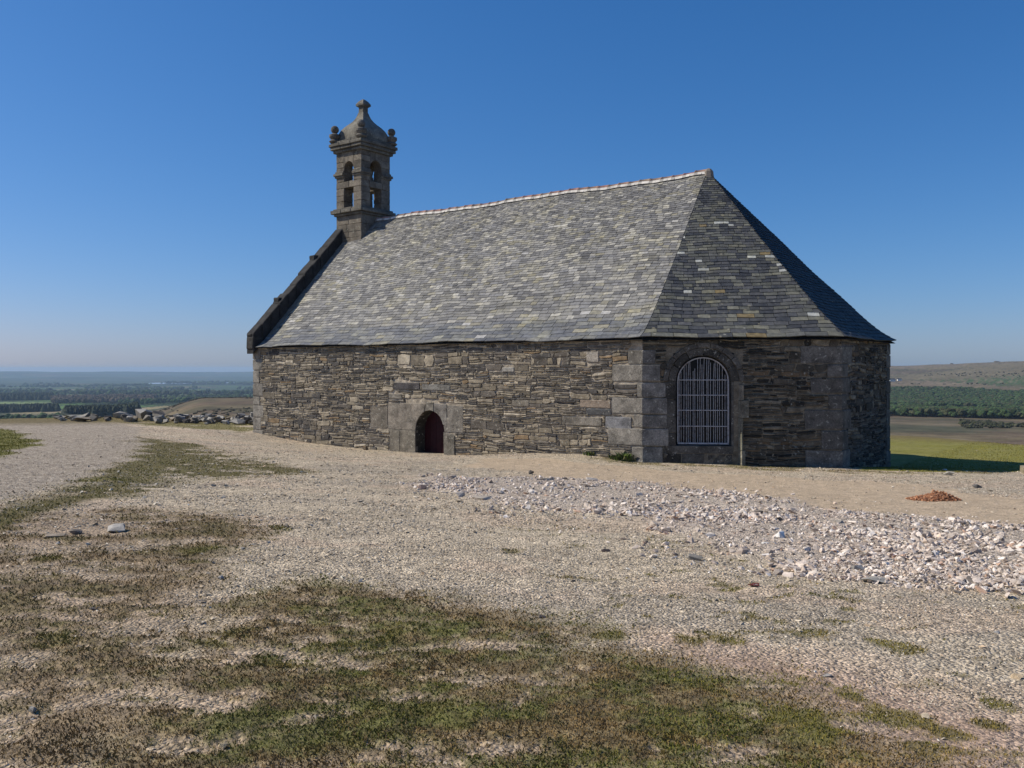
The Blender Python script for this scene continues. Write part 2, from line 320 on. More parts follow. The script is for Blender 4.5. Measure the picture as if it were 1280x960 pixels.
M_GRASS, t, b = new_mat('grass blades', .7, .2); t.links.new(mix(t, 1.0, attr(t), mrange(t, noise(t, geo_pos(t), 3, 3), .3, .7, .7, 1.3), 'MULTIPLY'), b.inputs['Base Color'])
M_LEAF, t, b = new_mat('foliage', .8, .15)
p = geo_pos(t); n1 = noise(t, p, .9, 3, .7); t.links.new(mix(t, 1.0, attr(t), mrange(t, n1, .3, .7, .5, 1.5), 'MULTIPLY'), b.inputs['Base Color'])
M_METAL, t, b = new_mat('weathered white iron', .55, .4)
t.links.new(mix(t, mrange(t, noise(t, geo_pos(t), 14, 5), .5, .66, 0, .8), (.42, .42, .43), (.16, .11, .08)), b.inputs['Base Color'])
M_GLASS, t, b = new_mat('dusty window pane', .3, .2)
t.links.new(mix(t, mrange(t, noise(t, geo_pos(t), 5, 4), .4, .7, 0, 1), (.004, .004, .005), (.012, .012, .012)), b.inputs['Base Color'])
# slates: each has its own colour; a slight sheen
M_SLATE, t, b = new_mat('slate', .6, .25); p = geo_pos(t)
n1 = noise(t, p, 7, 5, .65); n2 = noise(t, p, 55, 3, .7)
c = mix(t, 1.0, attr(t), mrange(t, n1, .3, .7, .72, 1.28), 'MULTIPLY'); c = mix(t, 1.0, c, mrange(t, n2, .3, .7, .8, 1.2), 'MULTIPLY')
c = mix(t, mrange(t, noise(t, p, 1.1, 5, .7), .5, .7, 0, .8), c, mix(t, 1.0, c, (1.3, 1.25, 1.0), 'MULTIPLY'))
lv = N(t, 'ShaderNodeTexVoronoi', Scale=6.5); t.links.new(p, lv.inputs['Vector']); lc = N(t, 'ShaderNodeSeparateColor'); t.links.new(lv.outputs['Color'], lc.inputs[0])
sz = mrange(t, lc.outputs[0], .55, 1.0, 0, .38); dd = N(t, 'ShaderNodeMath', operation='SUBTRACT'); t.links.new(sz, dd.inputs[0]); t.links.new(lv.outputs['Distance'], dd.inputs[1])
ed = N(t, 'ShaderNodeMath', operation='MULTIPLY_ADD'); t.links.new(n2, ed.inputs[0]); ed.inputs[1].default_value = .25; t.links.new(dd.outputs[0], ed.inputs[2])
zone = mrange(t, noise(t, p, .55, 3, .6), .47, .60, 0, .55); lm = N(t, 'ShaderNodeMath', operation='MULTIPLY'); t.links.new(mrange(t, ed.outputs[0], .12, .2, 0, 1), lm.inputs[0]); t.links.new(zone, lm.inputs[1])
c = mix(t, lm.outputs[0], c, mix(t, lc.outputs[1], (.40, .39, .34), (.34, .29, .17)))
t.links.new(c, b.inputs['Base Color']); t.links.new(mrange(t, n1, .3, .7, .42, .7), b.inputs['Roughness']); bump(t, b, n2, .5, .006)
# ground
M_GROUND, t, b = new_mat('stony ground', .95, .12); p = geo_pos(t)
vo = N(t, 'ShaderNodeTexVoronoi', Scale=42.0); t.links.new(p, vo.inputs['Vector'])
vo2 = N(t, 'ShaderNodeTexVoronoi', Scale=13.0); t.links.new(p, vo2.inputs['Vector'])
bw = N(t, 'ShaderNodeSeparateColor'); t.links.new(vo.outputs['Color'], bw.inputs[0])
bw2 = N(t, 'ShaderNodeSeparateColor'); t.links.new(vo2.outputs['Color'], bw2.inputs[0])
gr = N(t, 'ShaderNodeAttribute', attribute_name='gravel').outputs['Fac']
peb = mix(t, 1.0, attr(t), mrange(t, bw.outputs[0], 0, 1, .55, 1.45), 'MULTIPLY')
peb = mix(t, 1.0, peb, mrange(t, bw2.outputs[0], 0, 1, .78, 1.22), 'MULTIPLY')
c = mix(t, gr, attr(t), peb)
n1 = noise(t, p, 3.5, 6, .7); n2 = noise(t, p, 30, 4, .75)
c = mix(t, 1.0, c, mrange(t, n1, .3, .7, .8, 1.2), 'MULTIPLY'); c = mix(t, 1.0, c, mrange(t, n2, .3, .7, .62, 1.4), 'MULTIPLY')
t.links.new(c, b.inputs['Base Color'])
h1 = N(t, 'ShaderNodeMath', operation='MULTIPLY'); t.links.new(vo.outputs['Distance'], h1.inputs[0]); t.links.new(gr, h1.inputs[1])
h2 = N(t, 'ShaderNodeMath', operation='SUBTRACT'); t.links.new(n2, h2.inputs[0]); t.links.new(h1.outputs[0], h2.inputs[1])
bump(t, b, h2.outputs[0], 1.0, .022)
M_HILL, t, b = new_mat('moor and fields', .95, .1); p = geo_pos(t)
sc_ = N(t, 'ShaderNodeVectorMath', operation='MULTIPLY'); t.links.new(p, sc_.inputs[0]); sc_.inputs[1].default_value = (1, 1, 1)
c = mix(t, 1.0, attr(t), mrange(t, noise(t, sc_.outputs[0], .06, 6, .75), .3, .7, .5, 1.5), 'MULTIPLY')
c = mix(t, 1.0, c, mrange(t, noise(t, sc_.outputs[0], .7, 4, .7), .3, .7, .8, 1.2), 'MULTIPLY')
t.links.new(c, b.inputs['Base Color'])

# ---------------------------------------------------------------- the land: one sheet, dense where the summit is, out to 16 km
GRAVEL = np.array([.51, .425, .31]); SANDC = np.array([.48, .375, .26]); PATHC = np.array([.37, .315, .25]); DIRTC = np.array([.44, .315, .235])
def masks(x, y):
    r = np.hypot(x, y); out = {}
    wx = x+(fbm(x/1.1, y/1.1, 4, 31)-.5)*1.0*np.clip(r/12, .35, 1.5); wy = y+(fbm(x/1.1+50, y/1.1, 4, 37)-.5)*1.0*np.clip(r/12, .35, 1.5)
    for k, P in MASK.items():
        out[k] = inpoly(P, wx, wy)
    return out
def cover(x, y, m=None):
    """0..1 how much turf, and what kind: returns turf density, brown moss density"""
    m = m or masks(x, y)
    r = np.hypot(x, y); pn = fbm(x/.5, y/.34, 6, 41, .78); pb = fbm(x/1.8, y/1.2, 4, 43)
    g = sstep(-.6, .6, m['turf'])*sstep(.37, .58, pn+.3*(pb-.45)+.045)
    s = sstep(-.4, .5, m['scrub'])*(1-sstep(0, .5, m['turf']))*sstep(.42, .58, pn+.3*(pb-.5))
    mo = sstep(-.5, .8, m['moss'])*sstep(.42, .54, fbm(x/.7, y/.7, 6, 47, .75)+.12*sstep(0, 2, m['moss']))
    mo = np.maximum(mo, sstep(-.35, .15, m['path_edge'])*sstep(.3, .48, fbm(x/.35, y/.35, 5, 57, .7)+.1)); v = sstep(-.1, .3, m['verge']); bt = sstep(-.2, .5, m['back_turf'])*sstep(.3, .5, fbm(x/1.5, y/1.5, 4, 49)+.08)
    st = sstep(-.1, .25, m['side_turf']); wm = sstep(-.2, .3, m['wall_moss'])*sstep(.42, .55, fbm(x/.5, y/.5, 4, 51)+.03)
    tu = .75*sstep(.60, .68, fbm(x/.28, y/.2, 5, 59, .7))*sstep(.45, .6, fbm(x/1.7, y/1.2, 3, 60))*sstep(14, 9, r)*sstep(3.5, 5, r)*(1-sstep(-.2, .3, m['rubble']))
    for tx, ty, tr in TUFTS:
        tr = tr*.62
        d = np.hypot((x-tx), (y-ty)*.8)/tr; tu = np.maximum(tu, sstep(1.2, .5, d+1.6*(fbm(x/.15, y/.15, 3, 53)-.5))*.9)
    edge = sstep(43, 48, np.hypot(x, y))                 # turf where the summit falls away
    return dict(g=g, s=s, mo=mo, v=v, bt=bt, st=st, wm=wm, tu=tu, edge=edge)
def near_col(x, y):
    m = masks(x, y); c = cover(x, y, m); r = np.hypot(x, y)
    col = np.ones(x.shape+(3,))*GRAVEL
    col *= (1+.22*(fbm(x/2.2, y/1.4, 4, 61)-.5))[..., None]
    def lay(k, w): nonlocal col; col = col*(1-w[..., None])+np.asarray(k)*w[..., None]
    grey = sstep(.5, .65, fbm(x/3.5, y/1.8, 4, 63)); lay((.34, .29, .23), grey*.5); lay((.50, .385, .28), sstep(.5, .62, fbm(x/1.7, y/1.0, 5, 65, .65))*.6)
    lay(PATHC, sstep(-.15, .2, m['path'])*.95); lay(SANDC, sstep(-.15, .2, m['sand'])); lay(DIRTC, sstep(-.4, .3, m['dirt'])*.95)
    lay((.47, .40, .34), sstep(-.3, .6, m['rubble'])*.6)
    under = sstep(-.3, .4, np.maximum(m['turf'], m['scrub'])); lay((.30, .225, .155), under*.65)
    v1 = sstep(.38, .6, fbm(x/.45, y/.35, 6, 141, .75))[..., None]; v2 = sstep(.35, .65, fbm(x/.07, y/.06, 3, 143))[..., None]
    gc = (np.array([.095, .10, .028])*v1+np.array([.17, .13, .065])*(1-v1))*(.6+.8*v2)
    w_ = (c['g']*.85)[..., None]; col = col*(1-w_)+gc*1.2*w_
    sc2 = (np.array([.14, .115, .05])*v1+np.array([.21, .155, .09])*(1-v1))*(.65+.7*v2)
    w_ = (c['s']*.8)[..., None]; col = col*(1-w_)+sc2*w_
    lay((.115, .10, .038), c['mo']*.92)
    lay((.16, .155, .035), c['v']*.9); lay((.155, .14, .045), c['bt']*.85)
    lay((.185, .18, .035), c['st']*(.85+.15*fbm(x, y, 3, 67))); lay((.19, .16, .06), c['wm']*.7); lay((.14, .13, .04), c['tu']*.8)
    lay((.17, .135, .06), c['edge']*.9)
    grav = 1-np.clip(c['g']+c['s']*.7+c['mo']*.7+c['v']+c['bt']+c['st']+c['tu'], 0, 1)
    grav = grav*(1-.65*sstep(-.15, .2, m['sand']))*(1-.4*sstep(-.3, .5, m['dirt']))
    return col, grav
def cell(x, y, s, seed, warp=.4):
    x = x/s+(fbm(x/s/1.3, y/s/1.3, 2, seed)-.5)*warp*2; y = y/s+(fbm(x/1.3+9, y/1.3, 2, seed+1)-.5)*warp*2
    ix, iy = np.floor(x), np.floor(y); best = np.full(x.shape, 9.); sec = best.copy(); val = best*0; v2 = best*0
    for a in (-1, 0, 1):
        for b_ in (-1, 0, 1):
            cx, cy = ix+a, iy+b_; d = np.hypot(cx+_h(cx, cy, seed+2)-x, cy+_h(cx, cy, seed+3)-y)
            v = _h(cx, cy, seed+4); u = _h(cx, cy, seed+5)
            nb = d < best; sec = np.where(nb, best, np.minimum(sec, d)); val = np.where(nb, v, val); v2 = np.where(nb, u, v2); best = np.where(nb, d, best)
    return val, v2, sec-best
def far_col(x, y):
    r = np.hypot(x, y); az = np.degrees(np.arctan2(x, y)); z = far_z(x, y)
    moor = np.array([.125, .093, .06]); c = np.ones(x.shape+(3,))*moor
    def lay(k, w): nonlocal c; c = c*(1-w[..., None])+np.asarray(k)*w[..., None]
    lay((.15, .12, .07), sstep(.45, .6, fbm(x/60, y/40, 5, 71, .65))); lay((.075, .07, .04), sstep(.5, .6, fbm(x/90, y/50, 5, 73, .65))*.7)
    lay((.16, .13, .065), sstep(150, 60, r))
    # lowland fields
    v, u, e = cell(x, y, 260, 81); fld = sstep(1100, 1900, r)*(1-sstep(-5, 5, az)) if True else 0
    fld = np.where(az < 0, sstep(1000, 1500, r+300*(fbm(x/500, y/500, 2, 91)-.5)), 0)
    fc = np.where((v < .45)[..., None], (.085, .15, .035), np.where((v < .62)[..., None], (.23, .19, .10), np.where((v < .8)[..., None], (.045, .07, .03), (.13, .17, .06))))
    fc = fc*(.75+.5*u[..., None])*(1-.68*sstep(3000, 7500, r))[..., None]; hed = sstep(.2, .08, e); fc = fc*(1-hed[..., None])+np.array([.03, .045, .02])*hed[..., None]
    c = c*(1-fld[..., None])+fc*fld[..., None]
    # right: heath in bands over the valley, small walled pastures on the far slope
    rr = np.where(az > 0, 1., 0)
    lay((.07, .075, .045), rr*sstep(.5, .58, fbm(x/90, y/300, 4, 95))*sstep(450, 500, r)*(1-sstep(560, 640, r))*.7)
    lay((.20, .155, .10), rr*np.exp(-((r-560-30*(fbm(az/2, az*0, 2, 97)-.5))/18)**2)*.8)
    v, u, e = cell(x, y, 330, 101, .8); sl_ = rr*sstep(1650, 1800, r)
    hc = np.where((v < .35)[..., None], (.17, .135, .09), np.where((v < .6)[..., None], (.11, .085, .055), np.where((v < .72)[..., None], (.07, .10, .04), (.15, .125, .075))))
    hc = hc*(.8+.4*fbm(x/60, y/60, 3, 105))[..., None]
    c = c*(1-sl_[..., None])+hc*sl_[..., None]; lay((.04, .05, .025), sl_*sstep(.08, .03, e)*.6)
    return c
def azimuths():
    a = np.concatenate([np.linspace(-180, -60, 60, endpoint=False), np.linspace(-60, -37, 110, endpoint=False), np.linspace(-37, 37, 1060, endpoint=False), np.linspace(37, 60, 110, endpoint=False), np.linspace(60, 180, 60, endpoint=False)])
    return np.radians(a)
def sheet(rr, near):
    A = azimuths(); n = len(A); X = np.outer(rr, np.sin(A)); Y = np.outer(rr, np.cos(A)); Z = ground_z(X, Y)
    if near:
        rc = np.hypot(X, Y); fade = 1-sstep(20, 45, rc)
        Z = Z+((fbm(X/.9, Y/.9, 3, 3)-.5)*.05+(fbm(X/.16, Y/.16, 3, 4)-.5)*.022*fade)*sstep(70, 50, rc)
        m = masks(X, Y); Z = Z+.05*sstep(-.3, .8, m['rubble'])-.02*sstep(0, .6, m['path'])
        cv = cover(X, Y, m); Z = Z+.018*cv['g']+.012*cv['s']
        i, j = np.arange(len(rr)), None
    C, G = near_col(X, Y) if near else (far_col(X, Y), None)
    if not near:
        Cn, Gn = near_col(X, Y); w_ = sstep(95, 70, np.hypot(X, Y))[..., None]; C = Cn*w_+C*(1-w_)
    else:
        w_ = sstep(55, 70, np.hypot(X, Y))[..., None]; C = C*(1-w_)+(far_col(X, Y)*.9)*w_
    V = np.stack([X, Y, Z], -1).reshape(-1, 3); C = C.reshape(-1, 3)
    i = np.arange(len(rr)-1)[:, None]*n; j = np.arange(n)[None, :]; k = (j+1) % n
    F = np.stack([i+j, i+n+j, i+n+k, i+k], -1).reshape(-1, 4)
    return V, F, C, G
NEAR_R = np.geomspace(.8, 72, 640); FAR_R = np.geomspace(72, 16500, 420)
V, F, C_, G = sheet(NEAR_R, True)
go = np_obj('ground', V, F, M_GROUND, col=C_, smooth=True); tag(go, kind='structure')
a = go.data.attributes.new('gravel', 'FLOAT', 'POINT'); a.data.foreach_set('value', G.ravel().astype(np.float32))
V, F, C_, _ = sheet(FAR_R, False)
V[:1490*0+len(azimuths()), :]                          # first ring meets the ground sheet
ho = np_obj('hills', V, F, M_HILL, col=C_, smooth=True); tag(ho, kind='structure')
def gz(x, y): return float(ground_z(np.array(float(x)), np.array(float(y))))

# ---------------------------------------------------------------- haze
hz = MB(); S_ = 17500; hz.box(-S_, S_, -S_, S_, -152, 17.5)
M_HAZE = bpy.data.materials.new('haze'); M_HAZE.use_nodes = True; t = M_HAZE.node_tree
for n in list(t.nodes): t.nodes.remove(n)
om = t.nodes.new('ShaderNodeOutputMaterial'); pv = t.nodes.new('ShaderNodeVolumePrincipled')
pv.inputs['Color'].default_value = (.50, .69, .93, 1); pv.inputs['Density'].default_value = 7.5e-5; pv.inputs['Anisotropy'].default_value = .1
t.links.new(pv.outputs[0], om.inputs['Volume'])
tag(hz.build('haze', M_HAZE), kind='stuff')

# ================================================================ the chapel
CH = empty('chapel', (AX[0], AX[1], 0), CHAPEL_ROT)
tag(CH, 'small grey schist chapel with slate roof and stone bell tower standing on the bare summit', 'chapel')
rnd = random.Random(5)
BASEZ = -1.0; EAVE = 3.6; RIDGE = 9.465; RU = -.515
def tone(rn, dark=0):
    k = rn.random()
    if dark: base = [(.065, .058, .047), (.105, .09, .07), (.028, .026, .023), (.19, .165, .125), (.14, .10, .062)]; wts = [.27, .25, .24, .17, .07]  # darker tones of the same stone, shade of the sunless apse walls included
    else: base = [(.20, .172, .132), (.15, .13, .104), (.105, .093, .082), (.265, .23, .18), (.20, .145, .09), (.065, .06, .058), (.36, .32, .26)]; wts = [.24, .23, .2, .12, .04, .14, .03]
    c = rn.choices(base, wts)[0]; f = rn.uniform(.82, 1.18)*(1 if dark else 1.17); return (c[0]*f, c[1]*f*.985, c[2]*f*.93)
def rubble(fr, width, z0, z1, excl, rn, dark=0, mort=(.27, .235, .18), name='wall', hole=None, stone=True):
    """a wall face of thin courses: fr(a, z, d) gives the point a along the wall, z up, d outwards"""
    mb = MB(); xs = [0, width] + ([hole[0], hole[1]] if hole else []); xs.sort()
    for i in range(len(xs)-1):
        a0, a1 = xs[i], xs[i+1]
        zz = [(z0, z1)]
        if hole and abs(a0-hole[0]) < 1e-6: zz = [(z0, hole[2]), (hole[3], z1)]
        for q0, q1 in zz:
            if q1-q0 < .02: continue
            nx, nz = max(1, int((a1-a0)/.12)), max(1, int((q1-q0)/.12)); V = []
            for b_ in range(nz+1):
                for a_ in range(nx+1):
                    a = a0+(a1-a0)*a_/nx; z = q0+(q1-q0)*b_/nz
                    ed = a_ in (0, nx) or b_ in (0, nz)
                    V.append(fr(a, z, -.006+(0 if ed else rn.uniform(-.012, .012))))
            mb.add(V, [(b_*(nx+1)+a_, b_*(nx+1)+a_+1, (b_+1)*(nx+1)+a_+1, (b_+1)*(nx+1)+a_) for b_ in range(nz) for a_ in range(nx)], mort)
    def wav(a, z): return .028*math.sin(a*1.1+z*2.3)+.016*math.sin(a*2.7-z*1.3+1)+.012*math.sin(a*7.1+z*5)
    def put(a0, a1, q0, q1, big=False):
        g = rn.uniform(.005, .02); a0 += g*.8; a1 -= g*.8; q0 += g*.85; q1 -= g*.85
        if a1-a0 < .03 or q1-q0 < .015: return
        c = tone(rn, dark); d = rn.uniform(.008, .045); h = q1-q0; j = min(.02, h*.18)
        P = [(a0, q0), (a1, q0), (a1, q1), (a0, q1)]
        if a1-a0 > .3:
            m = (a0+a1)/2+rn.uniform(-.05, .05); P = [(a0, q0), (m, q0+rn.uniform(-j, j)*.6), (a1, q0), (a1, q1), (m, q1+rn.uniform(-j, j)*.6), (a0, q1)]
        if rn.random() < .7:
            e1 = min(.09, (a1-a0)*.25)*rn.random(); e2 = min(.09, (a1-a0)*.25)*rn.random(); hm = q0+h*rn.uniform(.3, .7)
            P = [(a0+e1, q0), ((a0+a1)/2+rn.uniform(-.1, .1)*(a1-a0), q0+rn.uniform(-j, j)*.7), (a1-e2, q0), (a1, hm), (a1-e2*rn.random(), q1), ((a0+a1)/2+rn.uniform(-.1, .1)*(a1-a0), q1+rn.uniform(-j, j)*.7), (a0+e1*rn.random(), q1), (a0, hm)]
        P = [(x+rn.uniform(-j, j)*(1.6 if not big else 1), z+rn.uniform(-j, j)*.7) for x, z in P]
        P = [(min(max(x, 0), width), z+wav(x, z)) for x, z in P]; cx = sum(p_[0] for p_ in P)/len(P); cz = sum(p_[1] for p_ in P)/len(P)
        ins = min(.012, h*.2); n = len(P); V = [fr(x, z, -.04) for x, z in P]+[fr(x, z, d-.012) for x, z in P]
        for x, z in P: V.append(fr(x+max(-ins, min(ins, (cx-x))), z+max(-ins, min(ins, (cz-z))), d+rn.uniform(-.006, .006)))
        fs = [(i, (i+1) % n, n+(i+1) % n, n+i) for i in range(n)]+[(n+i, n+(i+1) % n, 2*n+(i+1) % n, 2*n+i) for i in range(n)]+[tuple(range(2*n, 3*n))]
        mb.add(V, fs, c)
    z = z0
    while z < z1-.03 and stone:
        bh = min(rn.uniform(.2, .4), z1-z)
        if z1-z-bh < .08: bh = z1-z
        a = 0.0
        while a < width:
            sl2 = min(rn.uniform(.5, 1.8), width-a)
            k = 1 if rn.random() < .03 else rn.choice([2, 3, 4, 4, 5, 5]); cuts = sorted([0, 1]+[(i+rn.uniform(-.3, .3))/k for i in range(1, k)])
            for q0, q1 in zip(cuts, cuts[1:]):
                b0, b1 = z+q0*bh, z+q1*bh; segs = [(a, a+sl2)]
                for (e0, e1, f0, f1) in excl:
                    if min(b1, f1)-max(b0, f0) > .25*(b1-b0):
                        ns = []
                        for s0, s1 in segs:
                            if e1 <= s0 or e0 >= s1: ns.append((s0, s1)); continue
                            if e0 > s0: ns.append((s0, e0))
                            if e1 < s1: ns.append((e1, s1))
                        segs = ns
                for s0, s1 in segs:
                    x = s0
                    while x < s1-.01:
                        l = rn.uniform(.2, .8) if rn.random() < .82 else rn.uniform(.1, .2); 
                        if s1-x-l < .12: l = s1-x
                        if k == 1: l = s1-x if s1-x < .9 else rn.uniform(.4, .8)
                        put(x, min(x+l, s1), b0, b1, k == 1); x += l
            a += sl2
        z += bh
    return mb.build(name, M_RUB, CH, recalc=False)
FL = math.hypot(BA, BB); FD = (BA/FL, BB/FL)
fr_s = lambda a, z, d: (-L+a, -d, z)                                       # long side, a from the west end
fr_1 = lambda a, z, d: (FD[0]*a+FD[1]*d, FD[1]*a-FD[0]*d, z)               # apse side with the window
fr_2 = lambda a, z, d: (BA+d, BB+a, z)                                     # end of the apse
fr_3 = lambda a, z, d: (BA-FD[0]*a+FD[1]*d, W-BB+FD[1]*a+FD[0]*d, z)
fr_n = lambda a, z, d: (-a, W+d, z)
fr_w = lambda a, z, d: (-L-d, W-a, z)
# measured on the long side: metres from the west end
def S_at(px):
    k = (px-640)/1100; tt = (k*AX[1]-AX[0])/(UX[0]-k*UX[1]); return L+tt, AX[1]+tt*UX[1]
def S_z(px, py): a, y = S_at(px); return a, EYE-(py-460.35)/1100*y
dl, dr = S_at(519.5)[0], S_at(555.5)[0]; dtop = S_z(536, 513)[1]; dbot = S_z(537, 568)[1]-.06
dcx = (dl+dr)/2; dhw = (dr-dl)/2; dspr = dtop-dhw*1.12
# granite blocks set in the long side: (px0, py0, px1, py1)
def blk(x0, y0, x1, y1):
    a0, za = S_z(x0, (y0+y1)/2); a1, _ = S_z(x1, y1); _, zt = S_z((x0+x1)/2, y0); _, zb = S_z((x0+x1)/2, y1); return [a0, a1, zb, zt]
surL = blk(485, 505, 519.5, 536); surL2 = blk(463, 508, 484.5, 536)
dj = S_at(485)[0]; dj2 = S_at(579)[0]; djr = S_at(569)[0]; zmid = S_z(500, 537)[1]; ztop = S_z(530, 503.5)[1]
excl_s = [(S_at(463)[0], dj2, zmid, S_z(500, 507)[1]), (dj, dj2, zmid, ztop), (S_at(487)[0], djr, dbot-.3, zmid)]
big_s = [blk(492, 478, 525, 487), blk(528, 480, 563, 488), blk(628, 459, 643, 465), blk(733, 439, 749, 453), blk(725, 500, 764, 510), blk(733, 511, 765, 519), blk(703, 521, 753, 532), blk(757, 521, 790, 536), blk(640, 500, 662, 508), blk(486, 492, 503, 499)]
bcol = [(.07, .065, .065), (.19, .18, .16), (.36, .34, .3), (.3, .27, .23), (.25, .2, .155), (.1, .1, .1), (.2, .18, .15), (.18, .18, .185), (.17, .15, .12), (.2, .18, .15)]
excl_s += [tuple(e) for e in big_s]
# cornerstones of the west end: alternating
qw = []; z = -.35; k = 0
while z < 3.45:
    h = rnd.uniform(.36, .56); wd = .6 if k % 2 == 0 else .44; wd *= rnd.uniform(.85, 1.1); qw.append((0, wd, z, min(z+h, 3.5))); z += h; k += 1
qa = []                                                                       # near corner: from the photo (py top, py bottom, px left on long side, px right on apse side)
for y0, y1, xl, xr in [(437, 455.5, 786, 819), (455.5, 477, 766, 825), (478, 497, 797, 832), (497, 518, 765, 834), (518.5, 535, 792, 833), (535.5, 558, 761, 836), (558.5, 580, 790, 828)]:
    za, zb = EYE-(y0-460.35)/1100*25.717, EYE-(y1-460.35)/1100*25.717
    k_ = (xr-640)/1100; fdw = np.array(loc2w(FD[0], FD[1]))-AX; rr_ = (k_*AX[1]-AX[0])/(fdw[0]-k_*fdw[1])
    qa.append((L-S_at(xl)[0], rr_, zb, za))
qb = []                                                                       # corner between the apse sides
for y0, y1, xl, xr in [(432, 455, 1001, 1075), (455, 472, 1034, 1065), (472, 492, 1013, 1070), (493, 512, 1035, 1062), (512, 537, 1006, 1072), (538, 563, 1027, 1064), (563, 586, 1007, 1070)]:
    za, zb = EYE-(y0-460.35)/1100*25.2, EYE-(y1-460.35)/1100*25.2
    k_ = (xl-640)/1100; fdw = np.array(loc2w(FD[0], FD[1]))-AX; rr_ = (k_*AX[1]-AX[0])/(fdw[0]-k_*fdw[1])
    qb.append((FL-rr_, (xr-1052)/25, zb, za))
excl_s += [(a, b_, c, d) for a, b_, c, d in qw] + [(L-a, L, c, d) for a, b_, c, d in qa]
HS = (dcx-dhw, dcx+dhw, dbot-.35, dtop+.02)
rubble(fr_s, L, BASEZ, EAVE+.05, excl_s, random.Random(1), mort=(.36, .31, .24), hole=HS)
# apse side with the window
def A_at(px, fd=None):
    k_ = (px-640)/1100; fdw = np.array(loc2w(FD[0], FD[1]))-AX; a = (k_*AX[1]-AX[0])/(fdw[0]-k_*fdw[1]); return a
wl_, wr_ = A_at(847), A_at(912); wz = lambda py: EYE-(py-460.35)/1100*25.6
wtop, wbot, wspr = wz(446.5), wz(555.5), wz(477)
HW = (wl_-.12, wr_+.12, wbot-.08, wtop+.12)
sur_l, sur_r = A_at(838), A_at(928)
excl_1 = [(0, b_, c, d) for a, b_, c, d in qa]+[(FL-a, FL, c, d) for a, b_, c, d in qb]+[(sur_l-.12, sur_r, wz(585), wz(434))]
m1 = rubble(fr_1, FL, BASEZ, EAVE+.05, excl_1, random.Random(2), dark=1, mort=(.17, .145, .105), hole=HW)  # mortar dimmed too, for the shaded side
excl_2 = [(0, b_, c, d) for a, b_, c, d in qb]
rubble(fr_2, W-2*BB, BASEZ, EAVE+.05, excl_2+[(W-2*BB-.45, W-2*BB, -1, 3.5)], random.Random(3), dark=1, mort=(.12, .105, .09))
rubble(fr_3, FL, BASEZ, EAVE+.05, [], random.Random(4), mort=(.13, .12, .1))
rubble(fr_n, L, BASEZ, EAVE+.05, [], random.Random(6), mort=(.2, .172, .135))
rubble(fr_w, W, BASEZ, EAVE+.05, [], random.Random(8), mort=(.2, .172, .135))
gb = MB(); gb.prism([(-L+.0, 0), (-L+.6, 0)], lambda a, b_, d: (a, b_, d), 0, 1) if False else None
gm = MB()                                                                     # gable above the eaves
V = [(x, y, z) for x in (-L, -L+.55) for y, z in ((0, EAVE), (W, EAVE), (W/2, RIDGE))]
gm.add(V, [(0, 2, 1), (3, 4, 5), (0, 3, 5, 2), (1, 2, 5, 4), (0, 1, 4, 3)], (.2, .175, .14)); gm.build('gable', M_RUB, CH)
# cornerstones, each a block turned round its corner
def gtone(rn, k=1.0):
    b0 = rn.uniform(.17, .32)*k; return (b0, b0*.92, b0*.79)
def corner(p, d1, n1, l1, d2, n2, l2, z0, z1, c, proud=.024):
    """p corner; d1, d2 directions along the two faces; n1, n2 their outward normals"""
    p, d1, n1, d2, n2 = (Vector((*q, 0)) for q in (p, d1, n1, d2, n2))
    m = (n1+n2)/(1+n1.dot(n2)); th = .12
    pts = [p+d1*l1+n1*proud, p+m*proud, p+d2*l2+n2*proud, p+d2*l2-n2*th, p-m*th, p+d1*l1-n1*th]
    pts = [q+Vector((rnd.uniform(-.012, .012), rnd.uniform(-.012, .012), 0)) for q in pts]
    z0 += .013; z1 -= .013; e = .022; V = []
    cen = sum(pts, Vector())/6
    for z, s in ((z0, e), (z0+e, 0), (z1-e, 0), (z1, e)):
        for q in pts:
            dv = (cen-q); q2 = q+dv.normalized()*s if s else q
            V.append((q2.x, q2.y, z+rnd.uniform(-.004, .004)))
    mb = MB(); n = 6
    fs = [tuple(reversed(range(6)))]+[(r_*n+i, r_*n+(i+1) % n, (r_+1)*n+(i+1) % n, (r_+1)*n+i) for r_ in range(3) for i in range(n)]+[tuple(range(18, 24))]
    mb.add(V, fs, c); mb.build('quoin', M_GRAN, CH)
N1 = (FD[1], -FD[0])
for a, b_, c, d in qa: corner((0, 0), (-1, 0), (0, -1), a, FD, N1, b_, c, d, gtone(rnd, .78))
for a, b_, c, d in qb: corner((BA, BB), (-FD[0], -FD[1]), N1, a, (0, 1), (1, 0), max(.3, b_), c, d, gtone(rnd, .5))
for a, b_, c, d in qw: corner((-L, 0), (1, 0), (0, -1), b_, (0, 1), (-1, 0), 1.3-b_, c, d, gtone(rnd, .85))
z = -.8; k = 0
while z < 3.4:
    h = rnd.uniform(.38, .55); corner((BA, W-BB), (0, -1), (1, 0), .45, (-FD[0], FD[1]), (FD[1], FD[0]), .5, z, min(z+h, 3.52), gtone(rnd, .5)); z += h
# big squared stones in the long side
for e, c in zip(big_s, bcol):
    mb = MB(); V = [fr_s(a, z_, d) for z_ in (e[2]+.01, e[3]-.01) for d in (.03, -.05) for a in (e[0]+.01, e[1]-.01)]
    V = [tuple(q+rnd.uniform(-.008, .008) for q in p_) for p_ in V]; mb.hexa(V, c, .015); mb.build('face_stone', M_GRAN, CH)
